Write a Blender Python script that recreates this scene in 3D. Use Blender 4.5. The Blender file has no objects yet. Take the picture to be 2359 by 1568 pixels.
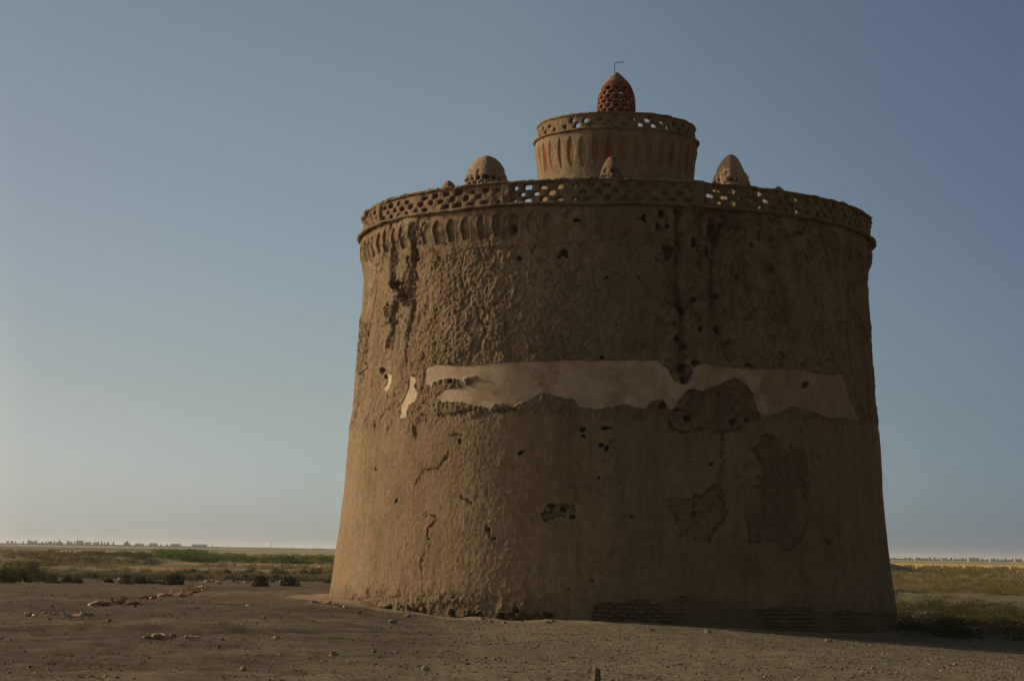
import bpy, math, random
import numpy as np
from mathutils import Matrix, Vector

random.seed(7)
rng = np.random.default_rng(7)
S = bpy.context.scene
COL = S.collection

# ------------------------------------------------------------------ camera
F, PITCH, ROLL, EYE = 4624.5, 0.1047, 0.0174, 1.7      # focal length in units of a 2358-wide frame
W0, H0 = 2358.0, 1568.0
cam_d = bpy.data.cameras.new('camera')
cam = bpy.data.objects.new('camera', cam_d)
COL.objects.link(cam)
R0 = Vector((1, 0, 0)); FW = Vector((0, math.cos(PITCH), math.sin(PITCH))); U0 = Vector((0, -math.sin(PITCH), math.cos(PITCH)))
Rv = R0 * math.cos(ROLL) + U0 * math.sin(ROLL)
Uv = -R0 * math.sin(ROLL) + U0 * math.cos(ROLL)
M = Matrix((Rv, Uv, -FW)).transposed().to_4x4(); M.translation = (0, 0, EYE)
cam.matrix_world = M
cam_d.sensor_width = 36; cam_d.lens = F / W0 * 36
cam_d.clip_start = 0.3; cam_d.clip_end = 20000
S.camera = cam

# ------------------------------------------------------------------ world, sun, exposure
SUN_EL = math.radians(17.0)
SUN_AZ = math.atan2(0.45, -1.0)                          # direction TO the sun in the ground plane (x, y)
world = bpy.data.worlds.new('World'); S.world = world; world.use_nodes = True
wn = world.node_tree; wn.nodes.clear()
sky = wn.nodes.new('ShaderNodeTexSky'); sky.sky_type = 'NISHITA'; sky.sun_disc = False
sky.sun_elevation = SUN_EL; sky.sun_rotation = math.pi / 2 - SUN_AZ
sky.altitude = 1500; sky.air_density = 1.0; sky.dust_density = 2.2; sky.ozone_density = 1.0
bg = wn.nodes.new('ShaderNodeBackground'); bg.inputs['Strength'].default_value = 0.075
wo = wn.nodes.new('ShaderNodeOutputWorld')
# dusty air in view: whiter towards the sun's side, bluer to the right, grey at the horizon; added fill elsewhere
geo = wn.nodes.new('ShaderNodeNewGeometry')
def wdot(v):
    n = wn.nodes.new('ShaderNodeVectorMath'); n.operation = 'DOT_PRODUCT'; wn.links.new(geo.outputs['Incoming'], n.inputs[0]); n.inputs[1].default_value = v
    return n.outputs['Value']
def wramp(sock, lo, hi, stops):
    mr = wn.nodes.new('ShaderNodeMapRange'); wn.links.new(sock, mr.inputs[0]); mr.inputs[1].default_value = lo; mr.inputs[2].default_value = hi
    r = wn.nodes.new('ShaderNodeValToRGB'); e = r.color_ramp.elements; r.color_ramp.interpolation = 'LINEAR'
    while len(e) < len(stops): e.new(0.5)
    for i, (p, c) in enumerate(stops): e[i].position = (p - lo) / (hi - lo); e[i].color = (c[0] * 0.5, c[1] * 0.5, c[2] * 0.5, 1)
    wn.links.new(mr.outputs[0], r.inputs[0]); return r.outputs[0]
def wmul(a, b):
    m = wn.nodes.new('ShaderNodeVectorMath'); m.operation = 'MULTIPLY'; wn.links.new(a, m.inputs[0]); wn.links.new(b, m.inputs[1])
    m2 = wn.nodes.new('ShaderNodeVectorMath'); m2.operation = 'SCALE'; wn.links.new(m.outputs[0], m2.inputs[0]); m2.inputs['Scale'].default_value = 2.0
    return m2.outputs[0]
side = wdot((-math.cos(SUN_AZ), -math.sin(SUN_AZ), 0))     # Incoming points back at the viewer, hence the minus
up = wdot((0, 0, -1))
skyc = wmul(sky.outputs[0], wramp(side, -1, 1, [(-1, (0.60, 0.46, 0.38)), (-0.45, (1.15, 0.88, 0.72)), (-0.1, (1.0, 0.84, 0.75)), (0.17, (0.46, 0.61, 0.82)), (0.41, (0.90, 0.97, 0.99)), (0.61, (0.93, 0.91, 0.92)), (0.70, (1.5, 1.3, 1.1)), (1.0, (4.6, 3.4, 2.3))]))  # glow near the sun and warm sky behind camera added to fill shaded wall
skyc = wmul(skyc, wramp(up, 0.0, 1.0, [(0.0, (0.79, 0.98, 1.44)), (0.025, (0.88, 0.995, 1.24)), (0.07, (1.0, 0.975, 0.965)), (0.28, (0.99, 1.01, 0.94)), (1.0, (0.55, 0.50, 0.44))]))  # overhead sky dimmed and warmed to deepen the shade
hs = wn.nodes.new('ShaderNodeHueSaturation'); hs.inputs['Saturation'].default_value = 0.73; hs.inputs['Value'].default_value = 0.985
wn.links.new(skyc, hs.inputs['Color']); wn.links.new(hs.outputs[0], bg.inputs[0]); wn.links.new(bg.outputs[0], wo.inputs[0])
sl = bpy.data.lights.new('sun', 'SUN'); sl.energy = 2.9; sl.angle = math.radians(0.6); sl.color = (1.0, 0.835, 0.585)
so = bpy.data.objects.new('sun', sl); COL.objects.link(so)
ts = Vector((math.cos(SUN_AZ) * math.cos(SUN_EL), math.sin(SUN_AZ) * math.cos(SUN_EL), math.sin(SUN_EL)))
so.rotation_euler = ts.to_track_quat('Z', 'Y').to_euler(); so.location = ts * 100
S.view_settings.view_transform = 'Standard'; S.view_settings.look = 'None'
S.view_settings.exposure = 0.0; S.view_settings.gamma = 1.0
S.cycles.max_bounces = 5; S.cycles.diffuse_bounces = 3; S.cycles.volume_bounces = 1

# ------------------------------------------------------------------ numpy helpers
def h3(ix, iy, iz, seed=0):
    n = (ix.astype(np.int64) * 374761393 + iy.astype(np.int64) * 668265263 + iz.astype(np.int64) * 2147483647 + seed * 974634777) & 0xFFFFFFFF
    n = ((n ^ (n >> 13)) * 1274126177) & 0xFFFFFFFF
    n = ((n ^ (n >> 16)) * 2246822519) & 0xFFFFFFFF
    return ((n ^ (n >> 15)) & 0xFFFFFF) / float(0xFFFFFF)

def vnoise(x, y, z, seed=0):
    x, y, z = np.broadcast_arrays(np.asarray(x, float), np.asarray(y, float), np.asarray(z, float))
    fx, fy, fz = np.floor(x), np.floor(y), np.floor(z)
    tx, ty, tz = x - fx, y - fy, z - fz
    tx = tx * tx * (3 - 2 * tx); ty = ty * ty * (3 - 2 * ty); tz = tz * tz * (3 - 2 * tz)
    r = 0
    for a in (0, 1):
        for b in (0, 1):
            for c in (0, 1):
                w = (tx if a else 1 - tx) * (ty if b else 1 - ty) * (tz if c else 1 - tz)
                r = r + w * h3(fx + a, fy + b, fz + c, seed)
    return r * 2 - 1

def fbm(x, y, z, s, octaves=4, seed=0, gain=0.5):
    r = 0; a = 1.0; t = 0
    for o in range(octaves):
        r = r + a * vnoise(x * s, y * s, z * s, seed + o * 17); t += a; a *= gain; s *= 2.03
    return r / t * 1.5

def sst(a, b, x):
    t = np.clip((x - a) / (b - a), 0, 1); return t * t * (3 - 2 * t)

def worley(u, v, seed=0):
    fu, fv = np.floor(u), np.floor(v)
    d1 = np.full(u.shape, 9.0); d2 = np.full(u.shape, 9.0); cid = np.zeros(u.shape)
    for a in (-1, 0, 1):
        for b in (-1, 0, 1):
            cx = fu + a; cy = fv + b; z0 = cx * 0
            px = cx + h3(cx, cy, z0, seed); py = cy + h3(cx, cy, z0, seed + 5)
            d = np.hypot(px - u, py - v); hid = h3(cx, cy, z0, seed + 9)
            cl = d < d1
            d2 = np.where(cl, d1, np.minimum(d2, d)); cid = np.where(cl, hid, cid); d1 = np.where(cl, d, d1)
    return d1, d2, cid

def seg_dist(px, py, pts):
    """distance to a polyline"""
    D = np.full(px.shape, 1e9)
    for (ax, ay), (bx, by) in zip(pts[:-1], pts[1:]):
        vx, vy = bx - ax, by - ay
        t = np.clip(((px - ax) * vx + (py - ay) * vy) / (vx * vx + vy * vy + 1e-9), 0, 1)
        D = np.minimum(D, np.hypot(px - ax - t * vx, py - ay - t * vy))
    return D

def poly_sd(px, py, pts):
    """signed distance to a closed polygon, positive inside"""
    D = seg_dist(px, py, pts + [pts[0]])
    ins = np.zeros(px.shape, bool)
    for (ax, ay), (bx, by) in zip(pts, pts[1:] + [pts[0]]):
        c = ((ay > py) != (by > py)) & (px < (bx - ax) * (py - ay) / (by - ay + 1e-12) + ax)
        ins ^= c
    return np.where(ins, D, -D)

def to_frame(P):
    X, Y, Z = P[..., 0], P[..., 1], P[..., 2] - EYE
    d = Y * math.cos(PITCH) + Z * math.sin(PITCH); u = -Y * math.sin(PITCH) + Z * math.cos(PITCH)
    x = F * X / d; y = -F * u / d; c, s = math.cos(ROLL), math.sin(ROLL)
    return W0 / 2 + c * x - s * y, H0 / 2 + s * x + c * y

def ray(x, y):
    a, b = x - W0 / 2, y - H0 / 2; c, s = math.cos(ROLL), math.sin(ROLL)
    u, v = c * a + s * b, -s * a + c * b
    d = np.array([u, F * math.cos(PITCH) + v * math.sin(PITCH), F * math.sin(PITCH) - v * math.cos(PITCH)])
    return d / d[1]

def make_obj(name, V, Fa, mat, parent=None, smooth=True, attrs=None):
    """one mesh object from numpy vertices and a face array (n,3) or (n,4)"""
    V = np.asarray(V, np.float32); Fa = np.asarray(Fa, np.int32)
    me = bpy.data.meshes.new(name)
    n, k = Fa.shape
    me.vertices.add(len(V)); me.vertices.foreach_set('co', V.ravel())
    me.loops.add(n * k); me.loops.foreach_set('vertex_index', Fa.ravel())
    me.polygons.add(n); me.polygons.foreach_set('loop_start', np.arange(0, n * k, k, dtype=np.int32))
    me.polygons.foreach_set('use_smooth', np.full(n, smooth))
    if attrs:
        for an, arr in attrs.items():
            at = me.attributes.new(an, 'FLOAT', 'POINT'); at.data.foreach_set('value', np.asarray(arr, np.float32).ravel())
    me.update(calc_edges=True); me.validate()
    me.materials.append(mat)
    o = bpy.data.objects.new(name, me); COL.objects.link(o)
    if parent: o.parent = parent
    return o

def tag(o, label=None, cat=None, group=None, kind=None):
    if label: o['label'] = label
    if cat: o['category'] = cat
    if group: o['group'] = group
    if kind: o['kind'] = kind
    return o

def compact(V, Fa, keep_faces, attrs):
    Fk = Fa[keep_faces]; used = np.unique(Fk); m = np.full(len(V), -1); m[used] = np.arange(len(used))
    return V[used], m[Fk], {k: a[used] for k, a in attrs.items()}

# ------------------------------------------------------------------ materials
def new_mat(name):
    m = bpy.data.materials.new(name); m.use_nodes = True
    nt = m.node_tree; b = nt.nodes['Principled BSDF']; b.inputs['Roughness'].default_value = 0.95
    b.inputs['Specular IOR Level'].default_value = 0.12
    return m, nt, b

def N(nt, t, **k):
    n = nt.nodes.new(t)
    for a, v in k.items(): setattr(n, a, v)
    return n

def noise(nt, scale, detail=4, rough=0.6, vec=None, dist=0.0):
    n = N(nt, 'ShaderNodeTexNoise'); n.inputs['Scale'].default_value = scale; n.inputs['Detail'].default_value = detail
    n.inputs['Roughness'].default_value = rough; n.inputs['Distortion'].default_value = dist
    if vec is not None: nt.links.new(vec, n.inputs['Vector'])
    return n.outputs['Fac']

def ramp(nt, fac, stops):
    r = N(nt, 'ShaderNodeValToRGB'); e = r.color_ramp.elements
    while len(e) < len(stops): e.new(0.5)
    for i, (p, c) in enumerate(stops):
        e[i].position = p; e[i].color = (*c, 1) if len(c) == 3 else c
    nt.links.new(fac, r.inputs[0]); return r.outputs[0]

def mix(nt, fac, a, b, mode='MIX'):
    m = N(nt, 'ShaderNodeMix', data_type='RGBA', blend_type=mode)
    for s, v in ((m.inputs[0], fac), (m.inputs[6], a), (m.inputs[7], b)):
        if hasattr(v, 'links'): nt.links.new(v, s)
        elif isinstance(v, (int, float)): s.default_value = v
        else: s.default_value = (*v, 1)
    return m.outputs[2]

def math_(nt, op, a, b=0.0, clamp=False):
    m = N(nt, 'ShaderNodeMath', operation=op, use_clamp=clamp)
    for s, v in ((m.inputs[0], a), (m.inputs[1], b)):
        if hasattr(v, 'links'): nt.links.new(v, s)
        else: s.default_value = v
    return m.outputs[0]

def bump(nt, b, h, strength, dist):
    n = N(nt, 'ShaderNodeBump'); n.inputs['Strength'].default_value = strength; n.inputs['Distance'].default_value = dist
    nt.links.new(h, n.inputs['Height']); nt.links.new(n.outputs[0], b.inputs['Normal'])

def pos(nt):
    return N(nt, 'ShaderNodeNewGeometry').outputs['Position']

def attr(nt, name):
    return N(nt, 'ShaderNodeAttribute', attribute_name=name).outputs['Fac']

def grain(nt, p):
    """straw-and-grit height at two sizes"""
    mp = N(nt, 'ShaderNodeMapping'); nt.links.new(p, mp.inputs[0]); mp.inputs['Scale'].default_value = (1, 1, 0.45)
    a = noise(nt, 13, 6, 0.78, mp.outputs[0], 0.2); b = noise(nt, 34, 3, 0.8, p)
    return math_(nt, 'ADD', a, math_(nt, 'MULTIPLY', b, 0.55))

def mud_wall():
    m, nt, b = new_mat('mud_straw_render'); p = pos(nt)
    c = ramp(nt, noise(nt, 0.45, 5, 0.6, p, 0.6), [(0.30, (0.285, 0.195, 0.109)), (0.52, (0.345, 0.248, 0.146)), (0.72, (0.375, 0.277, 0.170))])
    c = mix(nt, 0.75, c, ramp(nt, noise(nt, 5.5, 6, 0.72, p), [(0.34, (0.60, 0.57, 0.53)), (0.5, (1, 1, 1)), (0.68, (1.24, 1.21, 1.15))]), 'MULTIPLY')
    c = mix(nt, 0.7, c, ramp(nt, noise(nt, 30, 3, 0.8, p), [(0.38, (0.64, 0.62, 0.60)), (0.62, (1.28, 1.26, 1.22))]), 'MULTIPLY')
    c = mix(nt, 0.55, c, ramp(nt, noise(nt, 1.7, 6, 0.7, p, 1.2), [(0.36, (0.66, 0.60, 0.52)), (0.46, (1, 0.99, 0.97)), (0.62, (1.14, 1.13, 1.08))]), 'MULTIPLY')
    c = mix(nt, attr(nt, 'coat'), c, mix(nt, 0.30, c, (0.300, 0.206, 0.110)))
    ms = N(nt, 'ShaderNodeMapping'); nt.links.new(p, ms.inputs[0]); ms.inputs['Scale'].default_value = (2.2, 2.2, 0.28)
    c = mix(nt, 0.6, c, ramp(nt, noise(nt, 1.0, 6, 0.7, ms.outputs[0], 0.8), [(0.36, (0.70, 0.68, 0.66)), (0.5, (1, 1, 1)), (0.66, (1.13, 1.12, 1.10))]), 'MULTIPLY')
    br = ramp(nt, noise(nt, 7, 3, 0.6, p), [(0.3, (0.200, 0.130, 0.074)), (0.7, (0.345, 0.230, 0.132))])
    c = mix(nt, attr(nt, 'brick'), c, br)
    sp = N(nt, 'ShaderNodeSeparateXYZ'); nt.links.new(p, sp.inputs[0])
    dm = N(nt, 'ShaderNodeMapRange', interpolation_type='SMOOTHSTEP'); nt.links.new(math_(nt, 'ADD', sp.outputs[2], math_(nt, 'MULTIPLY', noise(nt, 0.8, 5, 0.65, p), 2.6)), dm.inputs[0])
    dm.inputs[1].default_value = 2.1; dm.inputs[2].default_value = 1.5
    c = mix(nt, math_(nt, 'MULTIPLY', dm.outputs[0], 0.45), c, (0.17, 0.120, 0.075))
    c = mix(nt, attr(nt, 'paint'), c, (0.30, 0.075, 0.035))
    nt.links.new(c, b.inputs['Base Color'])
    bump(nt, b, math_(nt, 'MULTIPLY', grain(nt, p), math_(nt, 'SUBTRACT', 1.8, math_(nt, 'MULTIPLY', attr(nt, 'coat'), 0.35))), 0.95, 0.045)
    return m

def plaster_mat():
    m, nt, b = new_mat('pale_lime_plaster'); p = pos(nt)
    c = ramp(nt, noise(nt, 1.3, 5, 0.6, p, 0.5), [(0.3, (0.56, 0.43, 0.28)), (0.7, (0.66, 0.53, 0.36))])
    c = mix(nt, 0.6, c, ramp(nt, noise(nt, 14, 5, 0.7, p), [(0.32, (0.74, 0.70, 0.66)), (0.5, (1, 1, 1)), (0.7, (1.08, 1.08, 1.08))]), 'MULTIPLY')
    c = mix(nt, 0.5, c, ramp(nt, noise(nt, 3.5, 6, 0.7, p, 0.2), [(0.38, (0.70, 0.66, 0.60)), (0.5, (1, 1, 1)), (0.62, (1.1, 1.09, 1.06))]), 'MULTIPLY')
    c = mix(nt, attr(nt, 'worn'), c, (0.36, 0.250, 0.148))
    c = mix(nt, 0.9, c, ramp(nt, noise(nt, 1.6, 8, 0.72, p, 0.2), [(0.36, (0.70, 0.62, 0.54)), (0.47, (0.95, 0.92, 0.88)), (0.60, (1.06, 1.05, 1.05))]), 'MULTIPLY')
    nt.links.new(c, b.inputs['Base Color']); bump(nt, b, noise(nt, 11, 4, 0.6, p), 0.4, 0.012)
    return m

def brick_mat(name, lo, hi):
    m, nt, b = new_mat(name); p = pos(nt)
    oi = N(nt, 'ShaderNodeObjectInfo').outputs['Random']
    f = math_(nt, 'ADD', math_(nt, 'MULTIPLY', noise(nt, 6, 5, 0.7, p), 0.75), math_(nt, 'MULTIPLY', oi, 0.35))
    c = ramp(nt, f, [(0.3, lo), (0.75, hi)])
    nt.links.new(c, b.inputs['Base Color']); bump(nt, b, grain(nt, p), 0.7, 0.02)
    return m

def plain(name, col, rough=0.9, var=0.3, sc=3.0):
    m, nt, b = new_mat(name); p = pos(nt)
    lo = tuple(v * (1 - var) for v in col); hi = tuple(min(1, v * (1 + var)) for v in col)
    c = ramp(nt, noise(nt, sc, 4, 0.6, p), [(0.3, lo), (0.7, hi)])
    nt.links.new(c, b.inputs['Base Color']); b.inputs['Roughness'].default_value = rough
    return m

def leaf_mat(name, lo, hi, sc=2.0):
    m, nt, b = new_mat(name); p = pos(nt)
    c = ramp(nt, noise(nt, sc, 3, 0.7, p), [(0.3, lo), (0.7, hi)])
    nt.links.new(c, b.inputs['Base Color'])
    t = N(nt, 'ShaderNodeBsdfTranslucent'); nt.links.new(c, t.inputs[0])
    ms = N(nt, 'ShaderNodeMixShader'); ms.inputs[0].default_value = 0.25
    nt.links.new(b.outputs[0], ms.inputs[1]); nt.links.new(t.outputs[0], ms.inputs[2])
    nt.links.new(ms.outputs[0], nt.nodes['Material Output'].inputs['Surface'])
    return m

MUD = mud_wall(); PLASTER = plaster_mat()
MUD2 = brick_mat('weathered_mud_brick', (0.20, 0.125, 0.07), (0.38, 0.27, 0.165))
REDB = brick_mat('red_clay_brick', (0.26, 0.085, 0.035), (0.46, 0.20, 0.09))
RUBBLE = brick_mat('rubble_brick', (0.24, 0.11, 0.055), (0.66, 0.46, 0.29))
STONE = brick_mat('dusty_stone', (0.20, 0.145, 0.09), (0.46, 0.37, 0.26))

# ------------------------------------------------------------------ tower frame
CX, CY = 2.98, 58.54
PHI0 = math.atan2(-CY, -CX)                       # azimuth of the tower side that faces the camera

def tower_pt(phi, r, z):
    """phi = angle from the camera-facing side, positive to the right in the photo"""
    a = PHI0 + phi
    return np.stack([CX + r * np.cos(a), CY + r * np.sin(a), np.broadcast_to(z, np.shape(a)).astype(float)], -1)

def phis(step_front, step_back):
    """angles around the circle, finer on the front"""
    h = math.radians(104)
    a = np.arange(-h, h, step_front); b = np.arange(h, 2 * math.pi - h, step_back)
    return np.concatenate([a, b])

def grid_faces(nc, nr, wrap=True):
    i = np.arange(nc if wrap else nc - 1); j = np.arange(nr - 1)
    I, J = np.meshgrid(i, j); I2 = (I + 1) % nc
    return np.stack([J * nc + I, J * nc + I2, (J + 1) * nc + I2, (J + 1) * nc + I], -1).reshape(-1, 4)

tower = bpy.data.objects.new('pigeon_tower', None); COL.objects.link(tower); tower.location = (CX, CY, 0)
tag(tower, 'huge round mud-brick pigeon tower with pierced parapet, pale plaster band and drum on top', 'tower')
TI = Matrix.Translation((-CX, -CY, 0))
def attach(o, parent=tower):
    """parent while keeping the mesh where it was built (all tower meshes are in world coordinates)"""
    o.parent = parent
    if parent is tower: o.matrix_parent_inverse = TI
    return o

# ------------------------------------------------------------------ main wall
PROF = [(-0.9, 8.30), (-0.3, 8.18), (0.0, 8.13), (0.3, 8.09), (1.1, 7.98), (2.1, 7.87), (3.5, 7.74), (4.9, 7.67), (5.25, 7.64), (5.7, 7.56),
        (6.9, 7.50), (8.3, 7.41), (9.2, 7.34), (9.6, 7.34), (9.95, 7.38), (10.2, 7.45), (10.45, 7.44), (10.68, 7.42)]
def prof(z): return np.interp(z, [p[0] for p in PROF], [p[1] for p in PROF])

def bricks(u, v, bw=0.29, bh=0.105, j=0.026, seed=3):
    """relief of brick courses: 0 on the brick face, -1 in the joint; plus a per-brick offset"""
    row = np.floor(v / bh); uu = u / bw + 0.5 * (row % 2) + 0.13 * h3(row, row * 0, row * 0, seed)
    cu = uu - np.floor(uu); cv = v / bh - row
    d = np.minimum(np.minimum(cu, 1 - cu) * bw, np.minimum(cv, 1 - cv) * bh)
    return sst(j, j * 0.3, d) * -1.0 , h3(np.floor(uu), row, row * 0, seed + 1) - 0.5

def build_wall():
    ph = phis(0.0029, 0.02); zs = np.arange(-0.85, 10.70, 0.021)
    PH, Z = np.meshgrid(ph, zs); PH = PH.ravel(); Z = Z.ravel()
    r = prof(Z); P = tower_pt(PH, r, Z); X, Y = P[:, 0], P[:, 1]
    px, py = to_frame(P)
    front = sst(1.62, 1.42, np.abs(PH))
    s = PH * 7.6
    # ragged outlines: warp the drawing coordinates
    wx = px + 5 * fbm(X, Y, Z, 2.2, 4, 11) ; wy = py + 5 * fbm(X, Y, Z, 2.2, 4, 23)
    wx2 = px + 12 * fbm(X, Y, Z, 1.1, 5, 31); wy2 = py + 12 * fbm(X, Y, Z, 1.1, 5, 37)
    fine = fbm(X, Y, Z, 7, 4, 1); mid = fbm(X, Y, Z, 2.1, 4, 2); big = fbm(X, Y, Z, 0.35, 3, 3)
    ridg = 1 - np.abs(fbm(X, Y, Z * 0.8, 3.2, 4, 5)) * 2
    # coat boundary of the lower render
    bx = [700, 810, 955, 1030, 1180, 1300, 1440, 1520, 1570, 1640, 1700, 1760, 2000, 2100]
    by = [992, 992, 985, 962, 944, 955, 962, 985, 1000, 998, 985, 960, 975, 975]
    upper = sst(-9, 7, np.interp(px, bx, by) - wy + 14 * mid * sst(1000, 900, px) + 10 * fine) * front
    lowc = (1 - upper)
    d = 0.035 * big + 0.002 * fine + 0.006 * mid
    # lower coat: trowelled, slightly proud at its top edge, pock marks
    d += lowc * (0.006 + 0.003 * fbm(X, Y, Z, 4, 3, 8))
    # upper coat peeling in plates
    xf = fbm(X, Y, Z, 16, 3, 71)
    chunk = upper * sst(900, 1010, px) * sst(1640, 1420, px) * sst(540, 610, py) * sst(0.30, 0.55, 0.5 + 0.45 * mid + 0.15)
    rightu = upper * sst(1380, 1560, px) * sst(500, 560, py)
    d1, d2, cid = worley(s * 2.6 + 0.5 * mid, Z * 2.6 + 0.5 * fine, 4)
    e1, e2, eid = worley(s * 7.0 + 0.7 * mid, Z * 6.0 + 0.7 * fine, 14)
    i1, i2, iid = worley(s * 13.0 + 0.6 * fine, Z * 12.0 + 0.6 * fine, 44)
    d += chunk * ((cid - 0.5) * 0.026 + (eid - 0.5) * 0.012 + (iid - 0.5) * 0.010 + 0.008 * fine + 0.018 * xf) * 0.8
    d += front * (0.0075 * xf + 0.006 * (iid - 0.5) * upper)
    d += rightu * ((cid > 0.66) * -0.040 + 0.016 * fine + (eid - 0.5) * 0.022 - 0.07 * (eid > 0.86) * sst(0.0, 0.4, mid) + 0.010 * xf)
    g1, g2, gid = worley(s * 1.1 + 0.45 * mid + 0.25 * fine, Z * 1.0 + 0.45 * mid + 0.25 * fine, 24)
    d += upper * ((gid > 0.45) * 0.018 + (gid > 0.8) * 0.018) * sst(0.0, 0.25, mid + 0.15)
    leftu = upper * sst(1010, 930, px)
    d += leftu * (0.020 * fine + 0.012 * (eid - 0.5))
    # ring step below the niches
    d += 0.018 * sst(9.62, 9.66, Z) * (0.6 + 0.5 * mid) * (0.35 + 0.65 * sst(1250, 1000, px))
    # niches under the cornice: pointed recesses
    per = 0.50; k = np.floor(s / per); cu = (s / per - k - 0.5) * per
    hk = h3(k, k * 0, k * 0, 77); zt = 10.47 + 0.03 * (hk - 0.5); zb = 9.86 + 0.06 * (hk - 0.5)
    tt = np.clip((Z - zb) / (zt - zb), 0, 1)
    halfw = (0.12 + 0.06 * h3(k, k * 0, k * 0, 78)) * np.where(tt > 0.55, np.sqrt(np.clip(1 - ((tt - 0.55) / 0.45) ** 2, 0, 1)), 1 - 0.25 * (0.55 - tt) / 0.55)
    nin = sst(0.0, 0.025, halfw - np.abs(cu + 0.015 * fine)) * (Z > zb) * (Z < zt)
    keep = np.clip(0.50 + 0.9 * sst(1300, 1080, px) + 0.6 * mid, 0, 1) * sst(0.15, 0.35, hk + 0.15 + 0.4 * sst(1250, 1100, px))
    d -= nin * keep * 0.050
    edge_lip = sst(0.05, 0.0, np.abs(halfw - np.abs(cu))) * (Z > zb) * (Z < zt) * (1 - nin)
    d += 0.014 * edge_lip * keep
    # broken strip above the niches on the right
    brk = upper * sst(1300, 1500, px) * sst(9.7, 9.95, Z + 0.25 * mid) * sst(0.0, 0.5, mid + 0.5 * fine + 0.1)
    d -= brk * 0.11 * (0.4 + 0.9 * eid)
    # gullies and cracks (polylines drawn on the wall's face)
    gul = [([(1563, 478), (1558, 540), (1562, 600), (1560, 650), (1572, 712), (1566, 770), (1574, 860)], 6.5, 0.18),
           ([(1614, 500), (1608, 560), (1614, 620)], 5, 0.14), ([(1668, 500), (1652, 560), (1640, 600), (1646, 690), (1662, 790), (1694, 850)], 5, 0.13),
           ([(958, 520), (950, 600), (945, 640), (950, 700), (938, 770), (936, 850)], 3.2, 0.08),
           ([(905, 560), (906, 640), (916, 680), (903, 740), (895, 800)], 3.6, 0.09), ([(945, 640), (930, 700)], 4, .08),
           ([(1000, 575), (1012, 600), (1002, 620)], 3, 0.05), ([(1170, 655), (1160, 690), (1140, 700)], 3, .05),
           ([(1062, 640), (1080, 700), (1040, 730)], 3, 0.05), ([(1090, 700), (1120, 760), (1100, 810)], 3, 0.05),
           ([(1062, 1000), (1040, 1003)], 3, .05), ([(1036, 1040), (1028, 1052), (1020, 1056), (1010, 1080), (980, 1080), (965, 1100), (958, 1113)], 2.0, 0.042),
           ([(978, 1188), (1003, 1182), (1008, 1194), (990, 1212), (984, 1240)], 2.0, 0.045), ([(986, 1240), (972, 1290), (968, 1345)], 1.4, 0.022),
           ([(955, 985), (958, 1000)], 4, 0.08), ([(1010, 955), (1040, 950), (1085, 944)], 3.5, .07),
           ([(1663, 1000), (1660, 1050), (1668, 1062), (1655, 1100), (1664, 1140), (1672, 1190)], 2.6, 0.06),
           ([(1850, 1040), (1862, 1090), (1855, 1130), (1858, 1160), (1876, 1190)], 3, 0.06),
           ([(1600, 1160), (1597, 1190)], 3, .08), ([(1770, 1005), (1788, 1020), (1785, 1060)], 2.5, .04),
           ([(1425, 1195), (1450, 1190)], 2.5, .05), ([(1905, 600), (1915, 640)], 3, .06),
           ([(870, 640), (845, 690)], 2, .03), ([(1130, 950), (1200, 942)], 3, .06), ([(1120, 1212), (1132, 1240)], 2.5, .04),
           ([(1065, 1145), (1082, 1155)], 3, .05), ([(1000, 600), (1090, 575), (1200, 566), (1350, 560)], 2.2, 0.03)]
    for pts, w, dep in gul:
        D = seg_dist(wx + 3.5 * xf + 3 * fine, wy + 3.5 * xf - 3 * fine, pts) + 1.5 * fine
        d -= front * dep * 1.25 * np.exp(-(np.clip(D + 1.5 * xf, 0, None) / (w * (0.75 + 0.5 * (mid + 0.5)))) ** 2) * (0.8 + 0.6 * mid)
    stk = upper * sst(1470, 1530, px) * sst(1760, 1690, px) * sst(862, 800, py)
    st = fbm(s * 2.6, Z * 0.45, 0.0, 1.0, 4, 131)
    d -= stk * 0.085 * sst(0.10, 0.40, st + 0.25 * fine) + stk * 0.03 * (eid > 0.6)
    stl = upper * sst(985, 950, px) * sst(860, 760, py)
    d -= stl * 0.035 * sst(0.25, 0.5, fbm(s * 2.2, Z * 0.5, 0.0, 1.0, 4, 133) + 0.2 * fine)
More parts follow.
